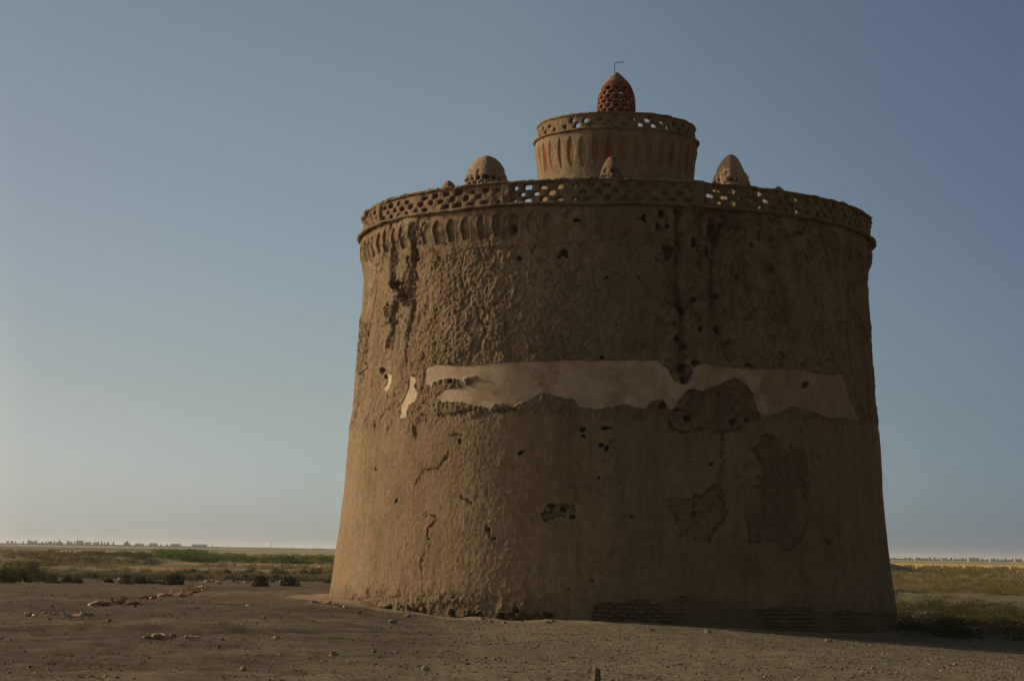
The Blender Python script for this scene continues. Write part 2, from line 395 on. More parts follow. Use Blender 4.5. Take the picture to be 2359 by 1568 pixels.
    holes = [(1300, 585, 9, 8), (1290, 594, 5, 3), (1195, 597, 7, 4), (1400, 640, 4, 4), (1535, 578, 10, 15), (1655, 682, 8, 8), (1598, 690, 7, 5), (1570, 714, 7, 12),
             (1340, 988, 8, 8), (1345, 1001, 6, 6), (1392, 985, 8, 5), (1384, 1024, 5, 4), (1397, 1034, 5, 6), (1380, 1106, 4, 5), (1200, 1044, 6, 6),
             (1914, 1246, 9, 7), (955, 592, 9, 22), (911, 650, 14, 12), (922, 680, 8, 18), (1574, 846, 11, 10), (1572, 872, 8, 7), (1600, 835, 8, 6),
             (1580, 962, 7, 9), (1690, 972, 9, 9), (1722, 968, 8, 6), (1853, 884, 8, 8), (1386, 824, 5, 4), (1722, 842, 9, 5), (911, 1154, 5, 5),
             (1190, 1408, 9, 12), (1256, 1415, 10, 7), (1060, 1013, 4, 5), (1565, 700, 5, 10), (1615, 760, 6, 5), (1525, 930, 7, 8), (880, 853, 6, 6), (890, 866, 5, 4),
             (1035, 880, 3, 3), (1270, 1160, 6, 4), (1300, 1170, 8, 5), (1318, 1186, 6, 3), (1640, 1065, 3, 3), (940, 600, 5, 10), (1120, 1217, 5, 4), (1138, 1240, 4, 3),
             (2004, 573, 3, 5), (1470, 640, 5, 4), (1730, 560, 6, 8), (1780, 620, 5, 5), (1840, 540, 8, 9), (1880, 700, 5, 4), (1750, 540, 5, 10), (1900, 560, 5, 7), (1600, 560, 6, 12), (1630, 580, 5, 14), (1480, 500, 9, 8), (1520, 490, 8, 6), (1640, 520, 9, 18), (1180, 530, 5, 10), (1330, 505, 9, 5), (1540, 520, 6, 8),
             (1510, 600, 4, 4), (1455, 1190, 6, 3), (1655, 760, 6, 6), (1700, 640, 5, 5), (1560, 780, 5, 7), (1575, 800, 7, 6)]
    for hx, hy, rx, ry in holes:
        q = np.hypot((wx2 * 0.4 + wx * 0.6 - hx) / rx, (wy2 * 0.4 + wy * 0.6 - hy) / ry)
        d -= front * 0.30 * sst(1.05, 0.75, q + 0.7 * fine + 0.4 * xf)
    # small random putlog pits
    p1, p2, pid = worley(s * 1.4, Z * 1.4, 55)
    d -= 0.08 * (pid > 0.88) * sst(0.05, 0.01, p1 + 0.06 * fine)
    p1, p2, pid = worley(s * 3.4 + 9, Z * 3.1, 57)
    d -= 0.06 * (pid > 0.80) * sst(0.09, 0.04, p1 + 0.06 * fine) * upper
    # exposed brick areas
    bm = np.zeros(len(Z))
    for pts, w in (([(1745, 1010), (1775, 1004), (1785, 1050), (1805, 1030), (1850, 1045), (1860, 1100), (1852, 1150), (1880, 1190), (1850, 1240), (1790, 1255), (1735, 1240), (1722, 1200), (1730, 1130), (1760, 1095), (1742, 1050)], 1.0),
                   ([(1540, 1155), (1590, 1150), (1650, 1110), (1672, 1190), (1640, 1250), (1580, 1240)], 0.7),
                   ([(1600, 900), (1660, 882), (1700, 868), (1735, 910), (1745, 950), (1710, 985), (1640, 995), (1590, 990), (1555, 985), (1500, 940), (1560, 940)], 0.7),
                   ([(1262, 1172), (1285, 1156), (1312, 1160), (1318, 1188), (1290, 1182), (1265, 1186)], 0.9),
                   ([(889, 700), (905, 700), (905, 745), (892, 745)], 1.0), ([(829, 745), (846, 745), (846, 850), (824, 850)], 1.0),
                   ([(938, 625), (962, 625), (955, 700), (930, 700)], 1.0),
                   ([(1670, 480), (1700, 480), (1705, 520), (1665, 525)], .8),
                   ([(1530, 500), (1640, 480), (1700, 700), (1690, 840), (1590, 830), (1530, 700)], 0.35)):
        q = poly_sd(wx2 + 7 * mid, wy2 - 7 * mid + 4 * fine, pts) + 7 * fine + 5 * xf
        bm = np.maximum(bm, w * sst(-1.2, 1.2, q)); d -= front * 0.11 * np.exp(-((q + 1.5) / 1.9) ** 2) * (w > 0.5) * sst(-0.35, 0.25, mid + 0.3 * fine)
    ragged = [(1362, 1445), (1366, 1396), (1400, 1388), (1440, 1392), (1452, 1380), (1484, 1378), (1500, 1392), (1560, 1376), (1600, 1370), (1612, 1384), (1680, 1372), (1700, 1386),
              (1720, 1402), (1760, 1404), (1776, 1396), (1850, 1400), (1870, 1412), (1950, 1406), (2000, 1412), (2080, 1408), (2080, 1500), (1362, 1500)]
    lowb = sst(-2, 2, poly_sd(wx, wy, ragged))
    bm = np.maximum(bm, lowb)
    bm *= front
    rel, off = bricks(s + 0.035 * fine + 0.03 * mid, Z + 0.028 * fine + 0.05 * mid)
    bm = bm * (0.25 + 0.75 * sst(-0.35, 0.15, fbm(X, Y, Z, 1.6, 3, 141)))
    d -= bm * 0.030
    d += bm * ((0.014 + 0.078 * lowb) * rel + 0.040 * lowb * off + (1 - lowb) * (0.035 * (eid - 0.5) + 0.03 * xf) + 0.012 * fine + 0.008 * xf)
    # eroded foot of the wall on the lit side
    foot = sst(0.95, 0.25, Z + 0.25 * mid) * sst(1340, 1180, px) * front + (1 - front) * sst(0.7, 0.2, Z)
    f1, f2, fid = worley(s * 3.6 + mid, Z * 4.2 + fine, 91)
    d += foot * ((0.06 * (fid - 0.5) - 0.05 * sst(0.10, 0.0, f2 - f1)) * sst(-0.1, 0.3, mid) + 0.07 * mid + 0.030 * fine + 0.01 * xf)
    d -= 0.20 * sst(0.30, 0.12, Z + 0.30 * mid - 0.25 * sst(1000, 780, px)) * sst(0.02, -0.2, Z - 0.38) * sst(1330, 1180, px) * front * (mid > 0.05)
    # plaster band
    band = [(975, 884), (984, 848), (1003, 840), (1092, 842), (1150, 834), (1250, 831), (1512, 831), (1534, 850), (1552, 878), (1575, 886), (1592, 868), (1597, 846), (1618, 838),
            (1700, 848), (1738, 851), (1850, 852), (1948, 860), (1958, 905), (1982, 968), (1955, 965), (1905, 958), (1870, 950), (1830, 938), (1800, 948), (1790, 950), (1768, 956), (1744, 948), (1738, 908), (1722, 886),
            (1690, 868), (1655, 886), (1622, 900), (1590, 897), (1566, 915), (1545, 946), (1524, 918), (1500, 925), (1482, 942), (1430, 930), (1380, 940), (1334, 938),
            (1318, 918), (1288, 914), (1240, 903), (1208, 928), (1180, 936), (1150, 930), (1118, 942), (1092, 934), (1062, 924), (1018, 926), (1003, 914), (1022, 896), (1068, 893),
            (1050, 872), (1015, 872), (990, 890)]
    sd = poly_sd(wx * 0.7 + px * 0.3 + 1.5 * fine, wy * 0.7 + py * 0.3 + 2.5 * fine * sst(845, 880, py) + 1.5 * xf, band)
    far = sst(1760, 1860, px); sd = sd * (1 - far) + far * poly_sd(wx2 * 0.8 + px * 0.2 + 3 * xf, wy2 * 0.8 + py * 0.2, band)
    hole = poly_sd(wx, wy, [(1068, 872), (1098, 870), (1090, 890), (1076, 892)])
    hole2 = poly_sd(wx2, wy2, [(1745, 880), (1790, 856), (1850, 870), (1900, 875), (1890, 960), (1800, 960), (1790, 920), (1750, 900)])
    pn = fbm(X, Y, Z, 1.9, 5, 151)
    sd = np.minimum(sd, -hole)
    for pts in ([(884, 894), (893, 880), (893, 857), (903, 866), (902, 884), (892, 901)],
                [(943, 865), (952, 867), (958, 876), (953, 890), (962, 906), (955, 924), (940, 932), (935, 962), (920, 963), (924, 930), (937, 908), (943, 890)]):
        sd = np.maximum(sd, poly_sd(wx * 0.3 + px * 0.7, wy * 0.3 + py * 0.7, pts))
    for hx, hy, rr in ((1480, 500, 0), (1222, 866, 2.2), (1290, 868, 1.8), (1325, 850, 2), (1385, 868, 2), (1440, 845, 1.6), (1240, 883, 1.7), (1420, 880, 2), (1853, 884, 8), (1340, 880, 1.5)):
        if rr: sd = np.minimum(sd, np.hypot(wx - hx, wy - hy) - rr)
    sd = sd * front - (1 - front) * 50
    bmask = sst(-1.0, 1.0, sd)
    d = d + 0.012 * sst(-6, 0, sd) * (1 - bmask)
    d = np.where(bmask > 0, d * (1 - bmask) + (0.035 * big - 0.014 + 0.003 * mid) * bmask, d)
    worn = np.clip(0.22 * sst(1000, 1250, px) + 0.28 * sst(966, 976, px) + 0.75 * sst(1782, 1796, px + 10 * fine + 8 * mid) * sst(0.5, 0.3, pn) + 0.35 * sst(-0.1, 0.35, pn) * sst(1550, 1640, px) + sst(-3, 3, hole2) * 0.75 + sst(1740, 1800, px) * 0.35 + 0.25 * sst(0.2, 0.5, mid), 0, 1)
    rr = r + d
    V = tower_pt(PH, rr, Z)
    V[:, 2] += 0.01 * fine * (1 - bmask)
    nc, nr = len(ph), len(zs); Fa = grid_faces(nc, nr)
    fm = bmask[Fa].mean(1) > 0.5
    A = {'coat': lowc, 'brick': np.clip(bm * 0.95 + 0.20 * chunk, 0, 1), 'paint': np.zeros(len(Z)), 'worn': worn}
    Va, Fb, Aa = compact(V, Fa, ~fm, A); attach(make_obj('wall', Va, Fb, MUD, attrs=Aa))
    Va, Fb, Aa = compact(V, Fa, fm, A); o = attach(make_obj('plaster_band', Va, Fb, PLASTER, attrs=Aa))
    o['label'] = 'pale peeling plaster band halfway up the wall'

build_wall()

# ------------------------------------------------------------------ pierced shells (parapets, dome)
def shell(name, prof_pts, hole_fn, thick, mat, parent, arc=0.020, dz=0.020, centre=None, seed=0, rough=0.012, phase=0.0, closed_fn=None, lip=0.02, plan=None, proud=None, attrs=None, back=True):
    """a surface of revolution with real openings: outer skin, inner skin and the jambs of every opening"""
    z0, z1 = prof_pts[0][0], prof_pts[-1][0]
    nr = int((z1 - z0) / dz) + 1; zs = np.linspace(z0, z1, nr)
    rmax = max(p[1] for p in prof_pts)
    nc = int(2 * math.pi * rmax / arc); ph = np.linspace(-math.pi, math.pi, nc, endpoint=False)
    PH, Z = np.meshgrid(ph, zs); shp = PH.shape; PH = PH.ravel(); Z = Z.ravel()
    r = np.interp(Z, [p[0] for p in prof_pts], [p[1] for p in prof_pts])
    cx, cy = centre or (CX, CY)
    base = PHI0 + phase
    def at(PH, r, Z):
        a = base + PH
        x, y = r * np.cos(a), r * np.sin(a)
        if plan: 
            rad = plan(PH); x, y = x * rad, y * rad
        return np.stack([cx + x, cy + y, Z], -1)
    P = at(PH, r, Z)
    n1 = fbm(P[:, 0], P[:, 1], P[:, 2], 6, 4, seed + 1); n2 = fbm(P[:, 0], P[:, 1], P[:, 2], 1.6, 3, seed + 2)
    sdh = hole_fn(PH, Z + 0.004 * n1, r, P)                 # positive inside an opening, metres
    sdh = sdh + 0.013 * n1
    Fa = grid_faces(nc, nr)
    solid = (sdh[Fa].mean(1) < 0)
    rnd = lip * sst(-0.055, 0.0, sdh)
    ro = r + rough * n1 + rough * 1.2 * n2 - rnd
    if proud is not None: ro = ro + proud(PH, Z, r, P)
    # slide border vertices onto the outline of the opening
    ri = r - thick + 0.4 * rough * n1 + rnd * 0.4
    Vo = at(PH, ro, Z); Vi = at(PH, np.maximum(ri, 0.01), Z)
    nv = len(Vo)
    Fo = Fa[solid]; V = np.concatenate([Vo, Vi]); Fi = Fo[:, ::-1] + nv
    E = np.concatenate([Fo[:, [0, 1]], Fo[:, [1, 2]], Fo[:, [2, 3]], Fo[:, [3, 0]]])
    key = np.sort(E, 1); kk = key[:, 0].astype(np.int64) * nv + key[:, 1]
    u, inv, cnt = np.unique(kk, return_inverse=True, return_counts=True)
    bE = E[cnt[inv] == 1]
    side = np.stack([bE[:, 1], bE[:, 0], bE[:, 0] + nv, bE[:, 1] + nv], -1)
    # smooth the jamb edges in plan so openings are rounded rather than stepped
    nb_sum = np.zeros((nv, 3)); nb_cnt = np.zeros(nv)
    for layer in range(2):
        nb_sum[:] = 0; nb_cnt[:] = 0
        np.add.at(nb_sum, bE[:, 0], V[bE[:, 1]]); np.add.at(nb_cnt, bE[:, 0], 1)
        np.add.at(nb_sum, bE[:, 1], V[bE[:, 0]]); np.add.at(nb_cnt, bE[:, 1], 1)
        idx = np.where((nb_cnt > 0) & (Z > z0 + 1e-4) & (Z < z1 - 1e-4))[0]
        newp = V[idx] * 0.45 + 0.55 * nb_sum[idx] / nb_cnt[idx, None]
        dlt = newp - V[idx]; V[idx] = newp; V[idx + nv] += dlt
    Fall = np.concatenate([Fo, Fi, side])
    A = {'coat': np.zeros(2 * nv), 'brick': np.full(2 * nv, 0.5), 'paint': np.zeros(2 * nv)}
    if attrs: A.update({k: np.tile(f(PH, Z, r, P), 2) for k, f in attrs.items()})
    V2, F2, A2 = compact(V, Fall, np.ones(len(Fall), bool), A)
    o = make_obj(name, V2, F2, mat, attrs=A2)
    if parent is not None:
        attach(o, parent) if parent is tower else setattr(o, 'parent', parent)
    # backing for the openings that are blind
    if closed_fn is not None:
        blind = closed_fn(PH, Z, r, P)
        Fc = Fa[(~solid) & (blind[Fa].mean(1) > 0.5)]
        dd = 0.55 * thick + 0.02 * n1
        Vc = at(PH, r - dd, Z)
        fb = blind[Fa].mean(1) > 0.5; colb = fb.reshape(nr - 1, nc)[0]; colid = np.tile(np.arange(nc), nr - 1)
        st = [i for i in range(nc) if colb[i] and not colb[i - 1]]
        for a0 in st:                                        # one piece of backing for every closed stretch
            ln = 0
            while colb[(a0 + ln) % nc]: ln += 1
            gF = Fa[fb & (((colid - a0) % nc) < ln)]
            Vb, Fb, Ab = compact(Vc, gF, np.ones(len(gF), bool), {'coat': np.zeros(nv), 'brick': np.full(nv, 0.6), 'paint': np.zeros(nv)})
            attach(make_obj('recess_backing', Vb, Fb, MUD2, attrs=Ab), tower)
    return o

def hexcell(u, v, w, h):
    """signed distance-like value inside a rounded hexagon of half size w,h"""
    return np.minimum(w - np.abs(u) - 0.30 * np.abs(v), h - np.abs(v))

def parapet_holes(per, z_first, dz, rows, w, h, R, seed):
    def f(PH, Z, r, P):
        s = PH * R; n = round(2 * math.pi * R / per); p = 2 * math.pi * R / n
        best = np.full(len(s), -1.0)
        for k in range(rows):
            zc = z_first + dz * k; uu = s / p + 0.5 * (k % 2); ci = np.floor(uu); cu = (uu - ci - 0.5) * p
            hh = h3(ci, ci * 0 + k, ci * 0, seed); h2 = h3(ci, ci * 0 + k, ci * 0, seed + 3)
            val = hexcell(cu + 0.07 * (hh - 0.5), Z - zc - 0.035 * (h2 - 0.5), w * (0.78 + 0.40 * hh), h * (0.72 + 0.48 * h2)) - 0.2 * (h3(ci, ci * 0 + k, ci * 0, seed + 6) < 0.06)
            best = np.maximum(best, val)
        return best
    return f

PILL = [math.radians(a) for a in (-62.5, -22.7, 17.0, 55.0, 92.0, 130.0, 170.0, -140.0, -100.0)]
base_holes = parapet_holes(0.42, 10.81, 0.165, 3, 0.108, 0.066, 7.42, 41)
def main_holes(PH, Z, r, P):
    v = base_holes(PH, Z, r, P)
    for a in PILL:
        v = np.minimum(v, np.abs(PH - a) * 7.42 - 0.17)
    return v
def main_proud(PH, Z, r, P):
    d = np.zeros(len(PH))
    for a in PILL: d += 0.045 * sst(0.16, 0.11, np.abs(PH - a) * 7.42)
    return d
def main_blind(PH, Z, r, P):
    deg = np.degrees(PH)
    o = ((deg > -22) & (deg < -8)) | ((deg > 17.5) & (deg < 26.3)) | ((deg > 31) & (deg < 34)) | ((deg > 41) & (deg < 43)) | (np.abs(deg) > 100)
    return (~o).astype(float)
shell('parapet', [(10.70, 7.42), (11.27, 7.38)], main_holes, 0.20, MUD, tower, seed=100, rough=0.030, closed_fn=main_blind, proud=main_proud)

def ring_obj(name, R, zc, rad_r, rad_z, mat, seed, nseg=700, rough=0.02, sag=0.02, parent=tower):
    """a moulded ring with an uneven surface"""
    ph = np.linspace(-math.pi, math.pi, nseg, endpoint=False); t = np.linspace(0, 2 * math.pi, 10, endpoint=False)
    PH, T = np.meshgrid(ph, t); PH = PH.ravel(); T = T.ravel()
    P = tower_pt(PH, R, zc); n = fbm(P[:, 0] + np.cos(T), P[:, 1], P[:, 2] + np.sin(T), 3.1, 4, seed)
    n2 = fbm(P[:, 0], P[:, 1], 0.0, 0.5, 3, seed + 4); n3 = fbm(P[:, 0], P[:, 1], 0.0, 2.5, 3, seed + 7)
    rr = R + (rad_r + rough * n) * np.cos(T) + 0.3 * sag * n3; z = zc + (rad_z + rough * n) * np.sin(T) + sag * n2 + 0.4 * sag * n3
    n4 = fbm(P[:, 0], P[:, 1], np.sin(T), 9.0, 3, seed + 11); kk = np.floor(PH * R / 0.24); jit = h3(kk, kk * 0, kk * 0, seed)
    rr = rr + rough * 1.1 * n4 + rough * 0.9 * (jit - 0.5); z = z + rough * 0.9 * n4 + rough * 0.8 * (jit - 0.5)
    V = tower_pt(PH, rr, z)
    i = np.arange(nseg); F_ = []
    for j in range(10):
        a = j * nseg + i; b = ((j + 1) % 10) * nseg + i; a2 = j * nseg + (i + 1) % nseg; b2 = ((j + 1) % 10) * nseg + (i + 1) % nseg
        F_.append(np.stack([a, a2, b2, b], -1))
    nv = len(V)
    return attach(make_obj(name, V, np.concatenate(F_), mat, attrs={'coat': np.zeros(nv), 'brick': np.zeros(nv), 'paint': np.zeros(nv)}), parent)
ring_obj('cornice', 7.47, 10.68, 0.11, 0.042, MUD, 51, 1400, rough=0.018, sag=0.03)
ring_obj('coping', 7.33, 11.29, 0.14, 0.045, MUD, 61, 1400, rough=0.024, sag=0.025)

def disc(name, R, z, mat, parent=tower, n=96):
    a = np.linspace(0, 2 * math.pi, n, endpoint=False); V = [[CX, CY, z]]; 
    rings = [R * 0.33, R * 0.66, R]
    for r_ in rings:
        V += [[CX + r_ * math.cos(t), CY + r_ * math.sin(t), z + 0.03 * math.sin(5 * t)] for t in a]
    F3 = [[0, 1 + i, 1 + (i + 1) % n, 1 + (i + 1) % n] for i in range(n)]
    me_f = []
    for k in range(2):
        for i in range(n):
            me_f.append([1 + k * n + i, 1 + (k + 1) * n + i, 1 + (k + 1) * n + (i + 1) % n, 1 + k * n + (i + 1) % n])
    bmv = np.array(V)
    me = bpy.data.meshes.new(name); me.from_pydata([tuple(v) for v in bmv], [], [f[:3] for f in F3] + me_f); me.materials.append(mat)
    o = bpy.data.objects.new(name, me); COL.objects.link(o); return attach(o, parent)
disc('roof', 7.3, 10.55, MUD2)

# ------------------------------------------------------------------ drum on the roof
def build_drum():
    ph = np.linspace(-math.pi, math.pi, 640, endpoint=False); zs = np.arange(10.5, 13.74, 0.024)
    PH, Z = np.meshgrid(ph, zs); PH = PH.ravel(); Z = Z.ravel()
    r = np.interp(Z, [10.5, 11.8, 12.7, 13.15, 13.45, 13.74], [2.33, 2.31, 2.31, 2.35, 2.40, 2.38]); P = tower_pt(PH, r, Z)
    fine = fbm(P[:, 0], P[:, 1], Z, 8, 4, 201); mid = fbm(P[:, 0], P[:, 1], Z, 2, 4, 202)
    s = PH * 2.35; per = 2 * math.pi * 2.35 / 38; k = np.floor(s / per); cu = (s / per - k - 0.5) * per
    hk = h3(k, k * 0, k * 0, 9)
    zc = 13.10 + 0.04 * (hk - 0.5); v = (Z - zc) / 0.46
    hw = (0.105 + 0.045 * h3(k, k * 0, k * 0, 10)) * np.clip(1 - v * v, 0, 1) ** 0.75
    nin = sst(0.0, 0.05, hw - np.abs(cu + 0.01 * fine)) * (np.abs(v) < 1)
    d = 0.007 * fine + 0.012 * mid - 0.030 * nin * (0.5 + 0.6 * hk)
    red = np.clip(nin * (0.45 + 0.75 * (hk > 0.45)) * sst(-0.75, -0.1, mid + 0.3 * sst(-0.3, 0.2, PH)) * sst(-1.0, -0.2, v + 0.5), 0, 1)
    red = red * np.where(PH < -0.25, (np.abs((k + 0.5) * per / 2.35 + 1.08) < 0.083) * 0, 0.75) + nin * (np.abs((k + 0.5) * per / 2.35 + 1.08) < 0.083) * 1.0
    V = tower_pt(PH, r + d, Z); nv = len(Z)
    attach(make_obj('drum', V, grid_faces(len(ph), len(zs)), MUD, attrs={'coat': np.full(nv, 0.6), 'brick': nin * 0.25, 'paint': np.clip(red, 0, 1)}))
build_drum()
ring_obj('drum_cornice', 2.405, 13.74, 0.06, 0.035, MUD, 71, 420, rough=0.012, sag=0.015)
dh = parapet_holes(0.46, 13.85, 0.155, 2, 0.085, 0.068, 2.33, 43)
def drum_blind(PH, Z, r, P):
    deg = np.degrees(PH); o = ((deg > -42) & (deg < -22)) | ((deg > 8) & (deg < 40)) | (np.abs(deg) > 100)
    return (~o).astype(float)
shell('drum_parapet', [(13.76, 2.36), (14.17, 2.31)], dh, 0.15, MUD, tower, arc=0.02, dz=0.02, seed=140, rough=0.014, closed_fn=drum_blind)
ring_obj('drum_coping', 2.27, 14.19, 0.095, 0.035, MUD, 81, 420, rough=0.015, sag=0.015)
disc('drum_roof', 2.25, 13.72, MUD2)

# red lattice dome (its own lattice of openings) and the bent rod on top
def dome_holes(PH, Z, r, P):
    best = np.full(len(PH), -1.0)
    for k in range(10):
        zc = 14.11 + 0.138 * k
        rr = np.interp(zc, [14.3, 14.9, 15.3, 15.6], [0.60, 0.56, 0.50, 0.32]); n = max(6, int(2 * math.pi * rr / 0.25))
        uu = PH / (2 * math.pi) * n + 0.5 * (k % 2); ci = np.floor(uu); cu = (uu - ci - 0.5) * 2 * math.pi * rr / n
        hh = h3(ci, ci * 0 + k, ci * 0, 8)
        best = np.maximum(best, hexcell(cu, Z - zc, 0.080 * (0.75 + 0.45 * hh), 0.050))
    return best
def dome_tone(PH, Z, r, P): return np.zeros(len(PH))
def dome_courses(PH, Z, r, P):
    k = (Z - 14.04) / 0.069; return 0.012 * np.cos(k * 2 * math.pi) * sst(15.60, 15.48, Z)
def dome_mat():
    m, nt, b = new_mat('dusty_red_brick'); p = pos(nt)
    sp = N(nt, 'ShaderNodeSeparateXYZ'); nt.links.new(p, sp.inputs[0])
    c = ramp(nt, noise(nt, 7, 5, 0.7, p), [(0.3, (0.125, 0.045, 0.022)), (0.5, (0.24, 0.095, 0.045)), (0.72, (0.36, 0.19, 0.10))])
    cap = N(nt, 'ShaderNodeMapRange'); nt.links.new(math_(nt, 'ADD', sp.outputs[2], math_(nt, 'MULTIPLY', noise(nt, 4, 3, 0.6, p), 0.25)), cap.inputs[0])
    cap.inputs[1].default_value = 15.66; cap.inputs[2].default_value = 15.76
    c = mix(nt, cap.outputs[0], c, (0.30, 0.19, 0.11)); nt.links.new(c, b.inputs['Base Color']); bump(nt, b, grain(nt, p), 0.9, 0.03)
    return m
DOME = dome_mat()
lant = shell('lattice_dome', [(13.70, 0.61), (14.84, 0.575), (15.1, 0.555), (15.3, 0.50), (15.45, 0.44), (15.6, 0.34), (15.74, 0.21), (15.84, 0.11), (15.92, 0.02)],
             dome_holes, 0.11, DOME, tower, arc=0.018, dz=0.017, seed=160, rough=0.014, lip=0.014, proud=dome_courses)
lant['label'] = 'red brick lattice dome crowning the drum'

def tube(name, pts, rad, mat, parent=None, n=8):
    V = []; F_ = []
    for i, p in enumerate(pts):
        p = Vector(p); a = Vector(pts[max(i - 1, 0)]); b = Vector(pts[min(i + 1, len(pts) - 1)]); t = (b - a).normalized()
        u = t.cross(Vector((0.3, 1, 0.2))).normalized(); w = t.cross(u)
        for k in range(n):
            q = 2 * math.pi * k / n; V.append(tuple(p + (u * math.cos(q) + w * math.sin(q)) * rad))
    for i in range(len(pts) - 1):
        for k in range(n): F_.append((i * n + k, i * n + (k + 1) % n, (i + 1) * n + (k + 1) % n, (i + 1) * n + k))
    F_.append(tuple(range(n))[::-1]); F_.append(tuple((len(pts) - 1) * n + k for k in range(n)))
    me = bpy.data.meshes.new(name); me.from_pydata(V, [], F_); me.materials.append(mat)
    o = bpy.data.objects.new(name, me); COL.objects.link(o)
    if parent is tower: attach(o)
    elif parent: o.parent = parent
    return o
IRON = plain('dark_iron', (0.03, 0.032, 0.036), 0.6)
tube('bent_rod', [(CX - 0.06, CY, 15.82), (CX - 0.07, CY, 16.12), (CX - 0.05, CY, 16.18), (CX, CY, 16.21), (CX + 0.11, CY, 16.22), (CX + 0.22, CY, 16.22)], 0.011, IRON, tower)

# ------------------------------------------------------------------ roof turrets
def turret(deg, rho, top_xy, halfw, shape, label, yaw, seed):
    a = PHI0 + math.radians(deg); tx, ty = CX + rho * math.cos(a), CY + rho * math.sin(a)
    rx, ry = top_xy; d = ray(rx, ry); t = ty; ztop = EYE + d[2] * t; tx = d[0] * t
    zb = 10.5; H = ztop - zb
    pts = [(zb + H * u, halfw * v) for u, v in shape]
    def plan(PH):
        q = PH; c, s_ = np.abs(np.cos(q)), np.abs(np.sin(q))
        return 1.0 / (c ** 1.3 + s_ ** 1.3) ** (1 / 1.3) * 1.06
    def holes(PH, Z, r, P):
        best = np.full(len(PH), -1.0)
        for k in range(8):
            zc = zb + 0.42 + 0.15 * k
            if zc > zb + H * 0.78: break
            uu = PH / (2 * math.pi) * 14 + 0.5 * (k % 2); ci = np.floor(uu); cu = (uu - ci - 0.5) * 2 * math.pi * halfw / 14
            hh = h3(ci, ci * 0 + k, ci * 0, seed)
            v = hexcell(cu, Z - zc, 0.085 * (0.6 + 0.6 * hh), 0.055) - 0.1 * (hh < 0.25)
            best = np.maximum(best, v)
        return best
    def courses(PH, Z, r, P):
        k = (Z - zb) / 0.075; row = np.floor(k); return (0.016 * np.cos(k * 2 * math.pi) + 0.05 * (h3(row, np.floor(PH * 5), row * 0, seed) - 0.5)) * sst(zb + H * 0.85, zb + H * 0.72, Z)
    o = shell('turret', pts, holes, 0.14, MUD2 if seed % 2 else MUD, tower, arc=0.022, dz=0.022, centre=(tx, ty), seed=seed, rough=0.018, phase=yaw, lip=0.02, plan=plan, proud=courses)
    o['label'] = label
ROUND = [(0, 1.0), (0.50, 1.0), (0.70, 0.93), (0.82, 0.80), (0.91, 0.60), (0.96, 0.42), (0.99, 0.20), (1.0, 0.02)]
CONE = [(0, 1.05), (0.40, 1.0), (0.58, 0.90), (0.72, 0.74), (0.86, 0.52), (0.94, 0.34), (0.985, 0.18), (1.0, 0.02)]
turret(-45, 4.9, (1121, 359), 0.60, ROUND, 'broad rounded turret left of the drum', 0.05, 301)
turret(0, 4.9, (1409, 361), 0.44, CONE, 'narrow turret in front of the drum', 0.10, 302)
turret(45, 4.9, (1683, 356), 0.58, CONE, 'pointed turret right of the drum', -0.05, 303)
turret(-90, 4.9, (1033, 416), 0.36, ROUND, 'low turret barely showing over the left of the parapet', 0.0, 305)
turret(90, 4.9, (1792, 429), 0.30, ROUND, 'low turret barely showing over the right of the parapet', 0.0, 307)

# ------------------------------------------------------------------ ground
def terrain(x, y):
    x = np.asarray(x, float); y = np.asarray(y, float)
    near = sst(120, 75, y) * sst(25, 45, y)
    z = near * (0.30 * sst(-0.5, -5.5, x) - 0.43 * sst(2.0, 13.5, x) * (1 - 0.35 * sst(50, 60, y)))
    z = z + 0.05 * fbm(x, y, 0.0, 0.12, 3, 401) * sst(15, 30, y)
    z = z + 0.025 * fbm(x, y, 0.0, 0.7, 3, 405)
    # low ridges of spoil at the left
    z = z + 0.10 * np.exp(-((y - 47.5 - 0.25 * (x + 10)) / 1.3) ** 2) * sst(-6.0, -8.5, x) * (0.6 + 0.4 * vnoise(x, 0.0, 0.0, 3))
    z = z + 0.09 * np.exp(-((y - 37 - 0.6 * (x + 6.2)) / 0.8) ** 2) * sst(-3.0, -5.0, x) * (0.7 + 0.5 * vnoise(x * 1.3, 0.0, 0.0, 4))
    z = z - 0.05 * np.exp(-((y - 34.5 - 1.4 * (x + 6.2)) / 0.5) ** 2) * sst(0.5, -1.5, x) * sst(-9, -7, x)
    for off in (0.0, 1.5):
        z = z - 0.035 * np.exp(-(((y - 31.0 - off) - 0.55 * (x + 4) + 0.9 * np.sin(x * 0.35)) / 0.22) ** 2) * sst(5, 1, x) * (0.6 + 0.5 * vnoise(x * 2.0, y, 0.0, 5))
    # distant banks
    z = z + 2.0 * np.exp(-((y - 900) / 60.0) ** 2) * sst(-135, -100, x) * sst(-40, -60, x) * 0.55
    z = z + 0.5 * np.exp(-((y - 205) / 16.0) ** 2) * sst(-60, -48, x) * sst(-33, -38, x)
    z = z + 1.25 * np.exp(-((x - 46.0) / 3.6) ** 2 - ((y - 250) / 8.0) ** 2)
    return z

def hit(x, y):
    """point of the terrain seen at a place in the photo"""
    d = ray(x, y); t0 = 20.0
    t = t0
    while t < 6000:
        p = np.array([0, 0, EYE]) + d * t
        if p[2] < float(terrain(p[0], p[1])): break
        t0 = t; t += max(0.25, t * 0.01)
    for _ in range(25):
        m = (t0 + t) / 2; p = np.array([0, 0, EYE]) + d * m
        if p[2] < float(terrain(p[0], p[1])): t = m
        else: t0 = m
    return np.array([0, 0, EYE]) + d * t

